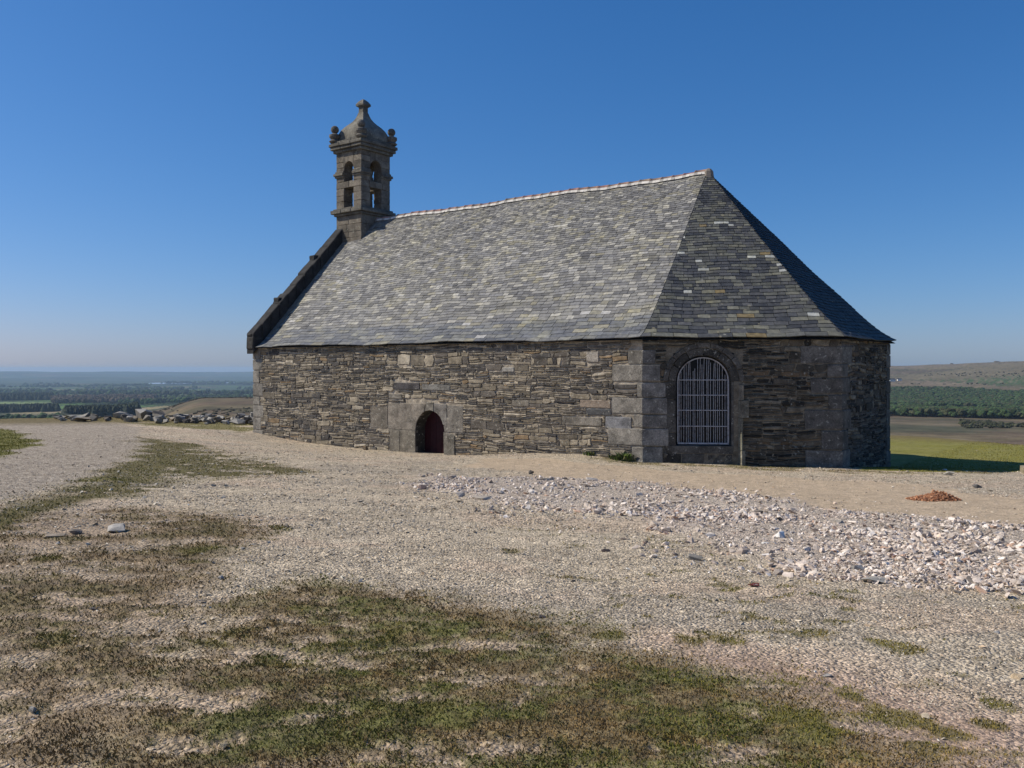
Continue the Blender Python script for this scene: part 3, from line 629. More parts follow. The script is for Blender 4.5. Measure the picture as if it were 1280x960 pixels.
# door surround: slabs cut round the arch
def arch_pts(cx, hw, spr, rise, a0, a1, n): return [(cx+hw*math.cos(R(a0+(a1-a0)*i/n)), spr+rise*math.sin(R(a0+(a1-a0)*i/n))) for i in range(n+1)]
dr_ = dtop-dspr; DS = []
ap = lambda a0, a1, n=6: arch_pts(dcx, dhw, dspr, dr_, a0, a1, n)
zsp = max(dspr, zmid)
def slab(poly, c, proud=.016, frm=fr_s, name='door_surround', mat=M_GRAN, back=-.12):
    n = len(poly); ar = sum(poly[i][0]*poly[(i+1) % n][1]-poly[(i+1) % n][0]*poly[i][1] for i in range(n))
    if ar < 0: poly = poly[::-1]
    q = []
    for i, (a, z_) in enumerate(poly):
        q.append((a, z_)); a2, z2_ = poly[(i+1) % n]; ll = math.hypot(a2-a, z2_-z_)
        for k in range(1, int(ll/.16)): t_ = k/int(ll/.16); q.append((a+(a2-a)*t_+rnd.uniform(-.006, .006), z_+(z2_-z_)*t_+rnd.uniform(-.006, .006)))
    poly = q; kf = rnd.uniform(.7, .9)
    poly = [(a+rnd.uniform(-.006, .006), z_+rnd.uniform(-.008, .008)) for a, z_ in poly]
    mb = MB(); mb.prism(poly, frm, back, proud+rnd.uniform(-.008, .008), (c[0]*kf, c[1]*kf*.985, c[2]*kf*.96), .014); return mb.build(name, mat, CH)
g_ = .008
slab([(S_at(463)[0]+g_, zmid+g_), (dj-g_, zmid+g_), (dj-g_, S_z(475, 507)[1]), (S_at(463)[0]+g_, S_z(475, 508)[1])], (.225, .2, .165))
slab([(dj+g_, zmid+g_)]+[(dcx-dhw, zmid+g_)]+[p_ for p_ in ap(180, 112) if p_[1] > zmid+.03]+[(dcx-.2, ztop-.03), (dj+g_, ztop-.06)], (.27, .24, .2))
slab(ap(110, 74)+[(dcx+.18, ztop+.02), (dcx-.185, ztop+.02)], (.25, .23, .195))
slab(ap(72, 22)+[(dcx+dhw+.12, dspr+.2), (dcx+dhw+.12, ztop-.02), (dcx+.2, ztop-.01)], (.215, .2, .18))
slab([(dcx+dhw, zmid+g_)]+[p_ for p_ in reversed(ap(20, 0)) if 1][::-1][::-1]+[(dcx+dhw+.135, dspr+.18), (dcx+dhw+.135, ztop-.06), (dj2, ztop-.08), (dj2, zmid+.02)], (.25, .23, .2))
dq = S_at(500)[0]
slab([(S_at(487)[0]+g_, dbot-.3), (dq-g_, dbot-.3), (dq-g_, zmid-g_), (S_at(487)[0]+g_, zmid-g_)], (.21, .19, .155))
slab([(dq+g_, dbot-.3), (dcx-dhw, dbot-.3), (dcx-dhw, zmid-g_), (dq+g_, zmid-g_)], (.2, .18, .145))
slab([(dcx+dhw, dbot-.45), (djr, dbot-.45), (djr, zmid-.1), (dcx+dhw, zmid-g_)], (.2, .185, .155), .05)
# door reveal, leaf, step
mb = MB(); prf = [(dcx-dhw, dbot-.35), (dcx-dhw, dspr)]+ap(180, 0, 14)+[(dcx+dhw, dspr), (dcx+dhw, dbot-.35)]
mb.add([fr_s(a, z_, -.012) for a, z_ in prf]+[fr_s(a, z_, -.62) for a, z_ in prf], [(i, i+1, len(prf)+i+1, len(prf)+i) for i in range(len(prf)-1)], (.05, .046, .038)); mb.build('door_reveal', M_GRAN, CH)  # shade of the recess is put into the reveal's dark stone colour
D = empty('door', fr_s(dcx, dbot-.1, -.5), 0, CH)
for i in range(5):
    a0 = -dhw+.0+i*2*dhw/5; mb = MB(); mb.box(a0+.004, a0+2*dhw/5-.004, -.02, .02, -.25, dtop-dbot+.1+rnd.uniform(-.002, 0), (.034, .0045, .007), 0, .004); mb.build('door_plank', M_WOOD, D)
mb = MB(); mb.lathe(dhw*.55, -.05, [(.025, .75), (.035, .78), (.025, .81)], 8, (.05, .05, .05)); mb.build('door_knob', M_METAL, D)
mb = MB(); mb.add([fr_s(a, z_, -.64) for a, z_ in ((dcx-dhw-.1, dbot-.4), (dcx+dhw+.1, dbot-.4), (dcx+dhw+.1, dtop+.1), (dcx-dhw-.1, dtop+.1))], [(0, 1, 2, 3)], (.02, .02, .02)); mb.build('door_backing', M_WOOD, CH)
# window: moulded granite arch, jambs, pane, grille
wcx = (wl_+wr_)/2; whw = (wr_-wl_)/2; wri = wtop-wspr
rw = random.Random(9)
def ring(a0, a1, r0, r1, proud, c, name='window_surround'):
    n = 5
    inn = arch_pts(wcx, whw+r0, wspr, wri+r0, a0, a1, n); out = arch_pts(wcx, whw+r1, wspr, wri+r1, a0, a1, n)
    slab(inn+out[::-1], c, proud, fr_1, name)
for i in range(6): ring(i*30+.4, i*30+29.6, .05, .27, .012, gtone(rw, .4))
hc = gtone(rw, .42)
for i in range(9): ring(i*20+.3, i*20+19.7, .278, .42, .04, tuple(q*(.92+.03*(i*5 % 7)) for q in hc), 'hood_mould')

z = wz(585)
jz = [(wz(482), wspr), (wz(500), wz(482)), (wz(521), wz(500)), (wz(541), wz(521)), (wz(562), wz(541)), (wz(590), wz(562))]
jz = [(min(a, b_), max(a, b_)) for a, b_ in jz]
for q0, q1 in jz:
    slab([(wl_-.42+rw.uniform(-.04, .04), q0+.005), (wl_-.05, q0+.005), (wl_-.05, q1-.005), (wl_-.42, q1-.005)], gtone(rw, .42), .01, fr_1, 'window_surround')
# right jamb: stands proud of the face, its splayed edge catches the sun
for q0, q1 in jz:
    x0, x1 = wr_+.05, A_at(926); mb = MB()
    mb.prism([(x0, q0+.004), (x1-.1, q0+.004), (x1-.1, q1-.004), (x0, q1-.004)], fr_1, -.15, -.02, gtone(rw, .45), .01); mb.build('window_surround', M_GRAN, CH)
for y0, y1, wd in [(481, 500, .16), (500, 522, .3), (522, 541, .14), (541, 562, .14), (562, 587, .2)]:
    q0, q1 = wz(y1), wz(y0); x1 = A_at(922); c = (.2+rw.uniform(-.03, .03), .165, .125); mb = MB()
    V = [fr_1(a, z_+rw.uniform(-.006, .006), d) for z_ in (q0+.006, q1-.006) for a, d in ((x1, -.05), (x1+.1, .15), (x1+wd, .12), (x1+wd+.02, -.06))]
    mb.add(V, [(3, 2, 1, 0), (4, 5, 6, 7), (0, 1, 5, 4), (1, 2, 6, 5), (2, 3, 7, 6), (3, 0, 4, 7)], c); mb.build('jamb_stone', M_GRAN, CH)
slab([(wl_-.42, wbot-.26), (wr_+.1, wbot-.26), (wr_+.1, wbot-.04), (wl_-.42, wbot-.04)], gtone(rw, .42), .02, fr_1, 'window_sill')
for a0, a1 in ((wl_-.5, wl_+.1), (wl_+.12, wl_+.75), (wl_+.77, wr_+.08)):
    slab([(a0, wbot-.95), (a1, wbot-.95), (a1, wbot-.28), (a0, wbot-.28)], gtone(rw, .38), .0+rw.uniform(0, .02), fr_1, 'face_stone')
mb = MB(); prf = [(wl_-.05, wbot-.04), (wl_-.05, wspr)]+arch_pts(wcx, whw+.05, wspr, wri+.05, 180, 0, 16)+[(wr_+.05, wspr), (wr_+.05, wbot-.04), (wl_-.05, wbot-.04)]
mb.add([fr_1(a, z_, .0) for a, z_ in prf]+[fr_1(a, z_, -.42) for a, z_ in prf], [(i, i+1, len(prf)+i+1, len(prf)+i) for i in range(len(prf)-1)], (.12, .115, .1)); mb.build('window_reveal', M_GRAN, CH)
WI = empty('window', fr_1(wcx, wbot, 0), math.atan2(FD[1], FD[0]), CH)       # local: x along the wall, y inwards
mb = MB(); op = [(-whw-.06, -.06), (-whw-.06, wspr-wbot)]+[(a-wcx, z_-wbot) for a, z_ in arch_pts(wcx, whw+.06, wspr, wri+.06, 180, 0, 16)]+[(whw+.06, -.06)]
mb.add([(a, .36, z_) for a, z_ in op], [tuple(range(len(op)))]); mb.build('pane', M_GLASS, WI)
def archline(hw, spr, rise, z0, n=20): return [(-hw, z0)]+[(hw*math.cos(R(180-180*i/n)), spr+rise*math.sin(R(180*i/n))) for i in range(n+1)]+[(hw, z0)]
H1 = wspr-wbot
mb = MB(); fo = archline(whw, H1, wri, 0); fi = archline(whw-.032, H1, wri-.032, .032)
for i in range(len(fo)-1):
    a, b_, c, d = fo[i], fo[i+1], fi[i+1], fi[i]
    mb.add([(q[0], y_, q[1]) for y_ in (.1, .15) for q in (a, b_, c, d)], [(0, 1, 2, 3), (7, 6, 5, 4), (0, 4, 5, 1), (3, 2, 6, 7)], (.4, .4, .4))
mb.box(-whw, whw, .1, .15, 0, .045); GR = mb.build('window_grille', M_METAL, WI)
Ht = H1+wri; zb_ = [wz(y_)-wbot for y_ in (475, 494, 513, 533)]
for z_ in zb_:
    hw = whw-.02 if z_ < H1 else whw*math.sqrt(max(0, 1-((z_-H1)/wri)**2))-.02
    mb = MB(); mb.box(-hw, hw, .112, .138, z_-.012, z_+.012, bev=.004); mb.build('crossbar', M_METAL, GR)
for i in range(22):
    x = -whw+.06+i*(2*whw-.12)/21+rw.uniform(-.014, .014); zt = H1+wri*math.sqrt(max(0, 1-(x/whw)**2))-.02; zs = .02
    mb = MB(); lean = rw.uniform(-.012, .012)
    mb.tube((x, .125, zs), (x+lean, .125, zb_[0]), .008, 5); z2 = zt if rw.random() < .7 else rw.uniform(zb_[0]+.15, zt)
    mb.tube((x+lean, .125, zb_[0]-.03), (x+lean*(1 if rw.random() < .6 else -2), .122, z2), .008, 5); mb.build('grille_bar', M_METAL, GR)
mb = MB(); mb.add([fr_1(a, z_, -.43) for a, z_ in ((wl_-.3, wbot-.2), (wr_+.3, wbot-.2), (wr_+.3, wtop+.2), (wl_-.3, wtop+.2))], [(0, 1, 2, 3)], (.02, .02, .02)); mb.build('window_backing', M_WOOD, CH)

# ---------------------------------------------------------------- roof of real slates
OV = .17
def off(p, d, n, q, e, m): # meeting of two lines pushed out by OV
    a = Vector((*p,)) ; return a
def miter(p, n1, n2, o=OV):
    p, n1, n2 = Vector(p), Vector(n1), Vector(n2); return p+(n1+n2)/(1+n1.dot(n2))*o
Ae = miter((0, 0), (0, -1), N1); Be = miter((BA, BB), N1, (1, 0)); Ce = miter((BA, W-BB), (1, 0), (FD[1], FD[0])); De = miter((0, W), (FD[1], FD[0]), (0, 1))
Rp = Vector((RU, W/2)); UW = -L+.38; Gs = Vector((UW, -OV)); Gn = Vector((UW, W+OV)); Tw = Vector((UW, W/2))
def gprof(h): return h-.05*(1-math.exp(-h/.1))*(1-h)
def rz(h): return EAVE-.02+(RIDGE-EAVE+.02)*gprof(h)
STONE_SL = [(.172, .168, .16), (.21, .205, .192), (.125, .123, .121), (.24, .233, .215), (.31, .297, .262), (.175, .173, .172)]
def wob(x, y): return .03*math.sin(x*.8+1)*math.cos(y*1.1+.4)+.014*math.sin(x*2.3+y*1.7)+.008*math.sin(x*6.1-y*4.3)
def slate_plane(El, Er, Tl, Tr, dark, seed, name='roof', ncol=1):
    rn = random.Random(seed); mb = MB()
    run = ((Tl+Tr)/2-(El+Er)/2).length if (Tl-Tr).length > .1 else abs((Er-El).normalized().cross(Tl-El))if False else 0
    e = (Er-El).normalized(); nrm = Vector((e.y, -e.x)); run = abs((Tl-El).dot(nrm)); slope_len = math.hypot(run, RIDGE-EAVE)
    up3 = lambda h: Vector((-nrm.x*run, -nrm.y*run, (rz(h+.002)-rz(h-.002))/.004)).normalized() if True else None
    hs = [0.0]; 
    while hs[-1] < 1: hs.append(hs[-1]+(.098+.05*(1-hs[-1])+.105*math.exp(-hs[-1]/.11))*rn.uniform(.95, 1.05)/slope_len)
    hs[-1] = 1.0
    # boarding beneath
    K = 24; V = []
    for i in range(K+1):
        h = i/K
        for a in (El.lerp(Tl, h), Er.lerp(Tr, h)): V.append((a.x, a.y, rz(h)-.055))
    mb.add(V, [(2*i, 2*i+1, 2*i+3, 2*i+2) for i in range(K)], (.03, .03, .03))
    sagA = .03
    for r_ in range(len(hs)-1):
        h0, h1 = hs[r_], min(1, hs[r_+1]+.5*(hs[r_+1]-hs[r_])); hb = h0-(.012/slope_len if r_ else .03/slope_len)
        a0, b0 = El.lerp(Tl, hb), Er.lerp(Tr, hb); a1, b1 = El.lerp(Tl, h1), Er.lerp(Tr, h1)
        w0 = (b0-a0).dot(e); base = (a0-El).dot(e); o1 = (a1-El).dot(e); e1 = (b1-El).dot(e)
        x = base-rn.uniform(0, .3); lich = float(fbm(np.array(h0*8.1+seed), np.array(0.), 1, 3)); U = up3(max(.003, min(.997, h0))); nn = Vector((e.x, e.y, 0)).cross(U); 
        if nn.z < 0: nn = -nn
        avg = .21+.12*(1-h0)+.2*math.exp(-h0/.12)
        P0 = El+(Tl-El)*0
        while x < base+w0-.005:
            l = avg*rn.uniform(.7, 1.35); s0, s1 = max(x, base), min(x+l, base+w0)
            if s1-s0 < .02: x += l; continue
            g = rn.uniform(.004, .01); s0 += g; s1 -= g
            t0, t1 = max(s0, o1), min(s1, e1)
            if t1 < t0: t0 = t1 = min(max((s0+s1)/2, o1), e1)
            cl = float(fbm(np.array(s0*.9+seed*7), np.array(h0*9), 3, 17)); k = rn.random()/(.15+max(0, (cl-.36))*6)
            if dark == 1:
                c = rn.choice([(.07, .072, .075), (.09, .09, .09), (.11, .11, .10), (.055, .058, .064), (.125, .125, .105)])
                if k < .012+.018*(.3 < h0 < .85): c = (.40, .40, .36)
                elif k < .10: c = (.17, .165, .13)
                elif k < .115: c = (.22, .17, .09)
            elif dark == 2: c = rn.choice([(.017, .0165, .014), (.022, .021, .018), (.013, .0125, .011)])  # end facet turned from the sun: its shade is put into these near-black slates
            else:
                c = rn.choice(STONE_SL if h0 > .14 else [(.115, .12, .13), (.14, .145, .155), (.165, .165, .16), (.125, .13, .14), (.2, .2, .185)])
                if k < .012: c = (.36, .35, .33)
                elif k < .07: c = (.235, .22, .17)
            f = rn.uniform(.82, 1.18); c = tuple(q*f for q in c)
            ju = [rn.uniform(-.012, .012) for _ in range(2)]; lf = .033+rn.uniform(0, .01); th = .025
            def pt(s, h, lift, dv=0):
                # s along the eave, h share of the run up the slope
                p2 = El+e*s-nrm*(run*h); sag = -.035*math.sin(math.pi*min(1, max(0, s/max(.1, (Er-El).length))))*(1-h)
                q = Vector((p2.x, p2.y, rz(h)+wob(p2.x, p2.y)))+U*dv+nn*lift; return tuple(q)
            tw = rn.uniform(-.004, .004)
            V = [pt(s0, hb, lf-th, ju[0]), pt(s1, hb, lf-th, ju[1]), pt(t1, h1, .001), pt(t0, h1, .001), pt(s0, hb, lf+tw, ju[0]), pt(s1, hb, lf-tw, ju[1]), pt(t1, h1, .001+th*.5), pt(t0, h1, .001+th*.5)]
            mb.add(V, [(4, 5, 6, 7), (0, 1, 5, 4), (1, 2, 6, 5), (3, 0, 4, 7)], c); x += l
    mb.build(name, M_SLATE, CH, recalc=False)
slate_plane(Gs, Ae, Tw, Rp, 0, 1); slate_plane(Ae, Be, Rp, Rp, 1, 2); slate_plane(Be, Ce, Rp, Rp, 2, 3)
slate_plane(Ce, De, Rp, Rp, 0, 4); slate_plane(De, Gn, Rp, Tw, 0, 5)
# soffit boards closing the roof to the wall head
mb = MB(); loop_o = [Gs, Ae, Be, Ce, De, Gn]; loop_i = [Vector((UW, .12)), Vector((-.05, .12)), Vector((BA-.12, BB+.05)), Vector((BA-.12, W-BB-.05)), Vector((-.05, W-.12)), Vector((UW, W-.12))]
V = [(p_.x, p_.y, EAVE-.035) for p_ in loop_o]+[(p_.x, p_.y, EAVE-.035) for p_ in loop_i]; mb.add(V, [(i, i+6, i+7, i+1) for i in range(5)], (.05, .05, .05)); mb.build('soffit', M_WOOD, CH, recalc=False)
# ridge tiles with mortar beds
RX0 = -16.72; nt_ = 37; tl = (RU-RX0)/nt_
for i in range(nt_):
    x0 = RX0+i*tl; mb = MB(); rr_ = .125; segs = 8; c = (.30+rnd.uniform(-.04, .04), .19+rnd.uniform(-.02, .02), .15)
    zc = RIDGE-.02+rnd.uniform(-.006, .006)+wob(x0, W/2)
    V = [(x, W/2+(rr_+dr2)*math.cos(R(-12+204*k/segs)), zc+(rr_+dr2)*math.sin(R(-12+204*k/segs))) for x, dr2 in ((x0+.012, .012), (x0+.05, .012), (x0+.055, 0), (x0+tl, 0)) for k in range(segs+1)]
    n = segs+1; mb.add(V, [(r_*n+k, r_*n+k+1, (r_+1)*n+k+1, (r_+1)*n+k) for r_ in range(3) for k in range(segs)], c); mb.build('ridge_tile', M_TILE, CH, smooth=True)
for sgn in (-1, 1):
    mb = MB()
    for i in range(nt_*3):
        x0 = RX0+i*tl/3; j1 = rnd.uniform(0, .015); k = .6 if i % 3 == 0 else 1
        V = [(x, W/2+sgn*yy, RIDGE+zz+wob(x, W/2)) for x in (x0, x0+tl/3) for yy, zz in ((.132, .01), (.145+j1, -.05), (.16+j1, -.08))]
        mb.add(V, [(0, 1, 4, 3), (1, 2, 5, 4)], (.62*k, .585*k, .53*k))
    mb.build('ridge_mortar', M_TILE, CH)
mb = MB(); mb.lathe(RU+.05, W/2, [(.2, RIDGE-.2), (.17, RIDGE+.03), (.09, RIDGE+.12), (.02, RIDGE+.15)], 8, (.2, .17, .14)); mb.build('ridge_cap', M_TILE, CH)

# ---------------------------------------------------------------- raked gable coping
TV0, TV1, TU0, TU1 = 4.6, 6.42, -18.42, -16.75
sl3 = (RIDGE-EAVE)/(W/2+OV)
def coping(sgn):
    n = 11; y0, y1 = -.25, TV0+.05
    for i in range(n):
        a, b_ = y0+(y1-y0)*i/n, y0+(y1-y0)*(i+1)/n
        zf = lambda y: EAVE+(y+OV)*sl3
        X0, X1 = TU0-.08+rnd.uniform(-.02, .02), TU0+.42+rnd.uniform(-.02, .03); up = .58+rnd.uniform(-.035, .035)
        g = .012; c = [(x, (y if sgn < 0 else W-y), z) for z, y in ()]
        pts = []
        for tp in (0, 1):
            for y in (a+g, b_-g):
                for x in (X0, X1): pts.append((x, y if sgn < 0 else W-y, zf(y)+(-.25 if tp == 0 else up+rnd.uniform(-.02, .02))))
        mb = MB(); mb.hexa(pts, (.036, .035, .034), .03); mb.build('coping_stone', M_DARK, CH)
    if sgn < 0:
        for px_v in (1.27, 3.22):
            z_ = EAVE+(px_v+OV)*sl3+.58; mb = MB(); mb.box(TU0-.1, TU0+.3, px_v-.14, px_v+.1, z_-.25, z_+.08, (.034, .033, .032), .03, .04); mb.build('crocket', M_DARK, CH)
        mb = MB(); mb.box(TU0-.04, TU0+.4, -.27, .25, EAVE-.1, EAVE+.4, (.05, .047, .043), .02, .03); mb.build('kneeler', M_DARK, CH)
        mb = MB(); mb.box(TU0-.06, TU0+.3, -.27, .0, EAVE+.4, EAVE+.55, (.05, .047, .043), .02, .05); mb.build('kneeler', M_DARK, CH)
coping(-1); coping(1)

# ---------------------------------------------------------------- bell tower
BT = empty('bell_tower', (0, 0, 0), 0, CH)
rt = random.Random(12); LATER = []
def ttone(): k = rt.uniform(.7, 1.2); return (.165*k, .142*k, .112*k)
def tbox(mb, x0, x1, y0, y1, z0, z1, c=None, j=.008, bev=.015): mb.box(x0, x1, y0, y1, z0, z1, c or ttone(), j, bev)
def course(mb, x0, x1, y0, y1, z0, z1, nx, ny):
    z = z0
    while z < z1-.02:
        h = rt.uniform(.26, .38); h = z1-z if z1-z-h < .18 else h; ox = rt.uniform(-.12, .12)
        xs = [x0]+[x0+(x1-x0)*i/nx+ox for i in range(1, nx)]+[x1]; ys = [y0]+[y0+(y1-y0)*i/ny-ox for i in range(1, ny)]+[y1]
        for i in range(nx):
            for k in range(ny): tbox(mb, xs[i]+.004, xs[i+1]-.004, ys[k]+.004, ys[k+1]-.004, z+.004, z+h-.004)
        z += h
mb = MB(); course(mb, TU0, TU1, TV0, TV1, 7.2, 9.66, 2, 2); mb.build('tower_shaft', M_TOWER, BT)
def slabs(name, lst, c=(.13, .12, .10)):
    mb = MB()
    for o, z0, z1 in lst: 
        n = 3
        for i in range(n):
            x0 = TU0-o+(TU1-TU0+2*o)*i/n; x1 = TU0-o+(TU1-TU0+2*o)*(i+1)/n
            k = rt.uniform(.85, 1.15); mb.box(x0+(.004 if i else 0), x1-(.004 if i < n-1 else 0), TV0-o, TV1+o, z0, z1, tuple(q*k for q in c), .008, .02)
    return mb.build(name, M_TOWER, BT)
slabs('cornice', [(.08, 9.66, 9.76), (.19, 9.765, 9.92), (.1, 9.925, 10.0)])
# lower and upper belfry stage: four corner piers, rails and arched heads
px_, py_ = .53, .56; XI = (TU0+px_, TU1-px_); YI = (TV0+py_, TV1-py_)
PIERS = [(TU0, XI[0], TV0, YI[0]), (XI[1], TU1, TV0, YI[0]), (TU0, XI[0], YI[1], TV1), (XI[1], TU1, YI[1], TV1)]
for P in PIERS:
    mb = MB(); course(mb, *P, 10.0, 10.92, 1, 1); course(mb, *P, 11.22, 12.55, 1, 1); mb.build('pier', M_TOWER, BT)
mb = MB(); course(mb, TU0, TU1, TV0, TV0+.5, 10.92, 11.22, 2, 1); course(mb, TU0, TU1, TV1-.5, TV1, 10.92, 11.22, 2, 1)
tbox(mb, TU0, TU0+.5, TV0+.51, TV1-.51, 10.925, 11.215); tbox(mb, TU1-.5, TU1, TV0+.51, TV1-.51, 10.925, 11.215); mb.build('transom', M_TOWER, BT)
# arched heads
def head(cx, hw, z_s, z_t, fn, d0, d1):
    mb = MB(); n = 8; arc = [(cx+hw*math.cos(R(180-180*i/n)), z_s+hw*math.sin(R(180*i/n))) for i in range(n+1)]
    for i in range(n):
        (a, z1), (b_, z2) = arc[i], arc[i+1]
        mb.add([fn(x, z, d) for d in (d0, d1) for x, z in ((a, z1), (b_, z2), (b_, z_t), (a, z_t))], [(0, 1, 2, 3), (7, 6, 5, 4), (0, 4, 5, 1), (3, 2, 6, 7)], ttone())
    mb.build('arch_head', M_TOWER, BT)
cxu, cyv = (XI[0]+XI[1])/2, (YI[0]+YI[1])/2; hu, hv = (XI[1]-XI[0])/2, (YI[1]-YI[0])/2
head(cxu, hu, 11.82, 12.55, lambda a, z, d: (a, d, z), TV0+.01, TV0+.42); head(cxu, hu, 11.82, 12.55, lambda a, z, d: (a, d, z), TV1-.42, TV1-.01)
head(cyv, hv, 11.85, 12.55, lambda a, z, d: (d, a, z), TU0+.01, TU0+.42); head(cyv, hv, 11.85, 12.55, lambda a, z, d: (d, a, z), TU1-.42, TU1-.01)
for P in PIERS:                                                               # mid moulding round each pier
    mb = MB()
    for o, z0, z1 in ((.05, 11.42, 11.5), (.1, 11.505, 11.62), (.04, 11.625, 11.72)): mb.box(P[0]-o*(P[0] == TU0), P[1]+o*(P[1] == TU1), P[2]-o*(P[2] == TV0), P[3]+o*(P[3] == TV1), z0, z1, (.15, .135, .11), .006, .015)
    mb.build('moulding', M_TOWER, BT)
slabs('cornice', [(.1, 12.55, 12.68), (.19, 12.685, 12.83), (.25, 12.835, 12.98), (.17, 12.985, 13.08)])
cu, cv_ = (TU0+TU1)/2, (TV0+TV1)/2
mb = MB(); prf = [(.80, 13.08), (.84, 13.2), (.83, 13.35), (.79, 13.5), (.71, 13.67), (.59, 13.83), (.45, 13.97), (.34, 14.1), (.255, 14.24), (.2, 14.38), (.165, 14.5)]
mb.lathe(cu, cv_, [(r_*1.414, z_) for r_, z_ in prf], 4, (.17, .158, .13), R(45)); 
dm = mb.build('dome', M_TOWER, BT)
bm = bmesh.new(); bm.from_mesh(dm.data); bmesh.ops.subdivide_edges(bm, edges=bm.edges, cuts=3, use_grid_fill=True)
for v_ in bm.verts:
    q = fbm(np.array(v_.co.x*3), np.array(v_.co.y*3+v_.co.z*4), 3, 7)-.5; v_.co.x += q*.05; v_.co.y -= q*.05
bm.to_mesh(dm.data); bm.free()
mb = MB(); mb.box(cu-.155, cu+.155, cv_-.155, cv_+.155, 14.44, 14.76, (.17, .155, .125), .006, .012)
mb.lathe(cu, cv_, [(r_*1.414, z_) for r_, z_ in [(.17, 14.76), (.245, 14.82), (.245, 14.9), (.17, 15.02), (.09, 15.1), (.03, 15.14)]], 4, (.15, .14, .12), R(45)); mb.build('finial', M_TOWER, BT)
for sx in (-1, 1):
    for sy in (-1, 1):
        x = cu+sx*((TU1-TU0)/2+.04); y = cv_+sy*((TV1-TV0)/2+.04); mb = MB()
        mb.lathe(x, y, [(.21, 13.05), (.27, 13.12), (.18, 13.2), (.26, 13.32), (.26, 13.42), (.11, 13.49)]+[(.185*math.sin(R(a)), 13.67-.185*math.cos(R(a))) for a in range(30, 180, 20)]+[(.01, 13.855)], 14, (.12, .11, .095)); mb.build('ball_finial', M_TOWER, BT)

# ================================================================ stones
def rock_proto(seed, n=14, flat=1.0):
    rn = random.Random(seed); bm = bmesh.new()
    for i in range(n):
        v = Vector((rn.gauss(0, 1), rn.gauss(0, 1), rn.gauss(0, 1))).normalized()*rn.uniform(.75, 1.0)
        v.x = max(-.82, min(.82, v.x)); v.y = max(-.8, min(.8, v.y)); v.z = max(-.75, min(.7, v.z)); bm.verts.new(v)
    r_ = bmesh.ops.convex_hull(bm, input=bm.verts)
    bmesh.ops.delete(bm, geom=[g for g in r_['geom_interior'] if isinstance(g, bmesh.types.BMVert)], context='VERTS')
    bmesh.ops.triangulate(bm, faces=bm.faces); bm.verts.ensure_lookup_table(); bm.verts.index_update()
    V = np.array([v.co[:] for v in bm.verts]); F = np.array([[v.index for v in f.verts] for f in bm.faces]); bm.free()
    return V*.5, F
PEBBLES = [rock_proto(100+i, 8) for i in range(10)]; ROCKS = [rock_proto(200+i, 11) for i in range(16)]
def scatter(protos, X, Y, Z, S, flat, cols, rng, tilt=.35):
    Vs, Fs, Cs = [], [], []; base = 0; pid = rng.integers(0, len(protos), len(X))
    for k, (PV, PF) in enumerate(protos):
        i = np.where(pid == k)[0]; n = len(i)
        if not n: continue
        a = rng.uniform(0, 2*np.pi, n); el = rng.uniform(.7, 1.5, n); el2 = rng.uniform(.6, 1.0, n)
        P = PV[None]*np.stack([S[i]*el, S[i]*el2, S[i]*flat[i]], -1)[:, None, :]
        tx = rng.uniform(-tilt, tilt, n)[:, None]; ty = rng.uniform(-tilt, tilt, n)[:, None]
        x, y, z = P[..., 0], P[..., 1], P[..., 2]
        z = z+x*tx+y*ty; c, s = np.cos(a)[:, None], np.sin(a)[:, None]
        x, y = x*c-y*s, x*s+y*c
        V = np.stack([x+X[i][:, None], y+Y[i][:, None], z+Z[i][:, None]], -1)
        F = PF[None]+(base+np.arange(n)*len(PV))[:, None, None]; base += n*len(PV)
        Vs.append(V.reshape(-1, 3)); Fs.append(F.reshape(-1, 3)); Cs.append(np.repeat(cols[i], len(PV), 0))
    return np.concatenate(Vs), np.concatenate(Fs), np.concatenate(Cs)
rng = np.random.default_rng(3)
def polar(n, r0, r1, az0=-35, az1=35, p=1.0):
    """points with density falling with distance, so they stay readable near the camera"""
    r = np.exp(rng.uniform(np.log(r0), np.log(r1), n)); a = np.radians(rng.uniform(az0, az1, n)); return r*np.sin(a), r*np.cos(a), r
def in_chapel(x, y):
    dx, dy = x-AX[0], y-AX[1]; u = dx*UX[0]+dy*UX[1]; v = dx*VX[0]+dy*VX[1]
    return (v > -.1) & (u > -L-.1) & (u < BA+.1) & (v > u*BB/BA-.12)
def micro(x, y):
    rc = np.hypot(x, y); return ground_z(x, y)+(fbm(x/.9, y/.9, 3, 3)-.5)*.05+(fbm(x/.16, y/.16, 3, 4)-.5)*.022*(1-sstep(20, 45, rc))
# fine gravel
x, y, r = polar(420000, 3.0, 45)
m = masks(x, y); c = cover(x, y, m)
dens = np.ones_like(x); dens *= 1-.93*np.clip(c['g']*1.1+c['v']+c['bt']+c['st'], 0, 1); dens *= 1-.5*c['s']; dens *= 1-.6*c['mo']
dens *= 1-.6*sstep(-.2, .5, m['turf']); dens *= 1-.25*sstep(-.2, .5, m['scrub']); dens *= 1-.88*sstep(-.1, .3, m['sand']); dens *= 1-.85*sstep(-.3, .35, m['dirt'])
dens *= .10+1.0*sstep(.36, .62, fbm(x/1.1, y/.7, 6, 111, .7)); dens *= 1-.6*sstep(-.15, .2, m['path']); dens *= np.where(m['rubble'] > 0, .6, 1)
k = (rng.random(len(x)) < dens) & ~in_chapel(x, y); x, y, r = x[k], y[k], r[k]
S = (.005+.009*rng.random(len(x))**2.5*2.0)*np.clip(r/6, .9, 2.4); 
S = S*np.where(rng.random(len(x)) < .025, 2.2, 1)
mm = masks(x, y); pt_ = sstep(-.1, .3, mm['path']); S *= 1-.2*pt_
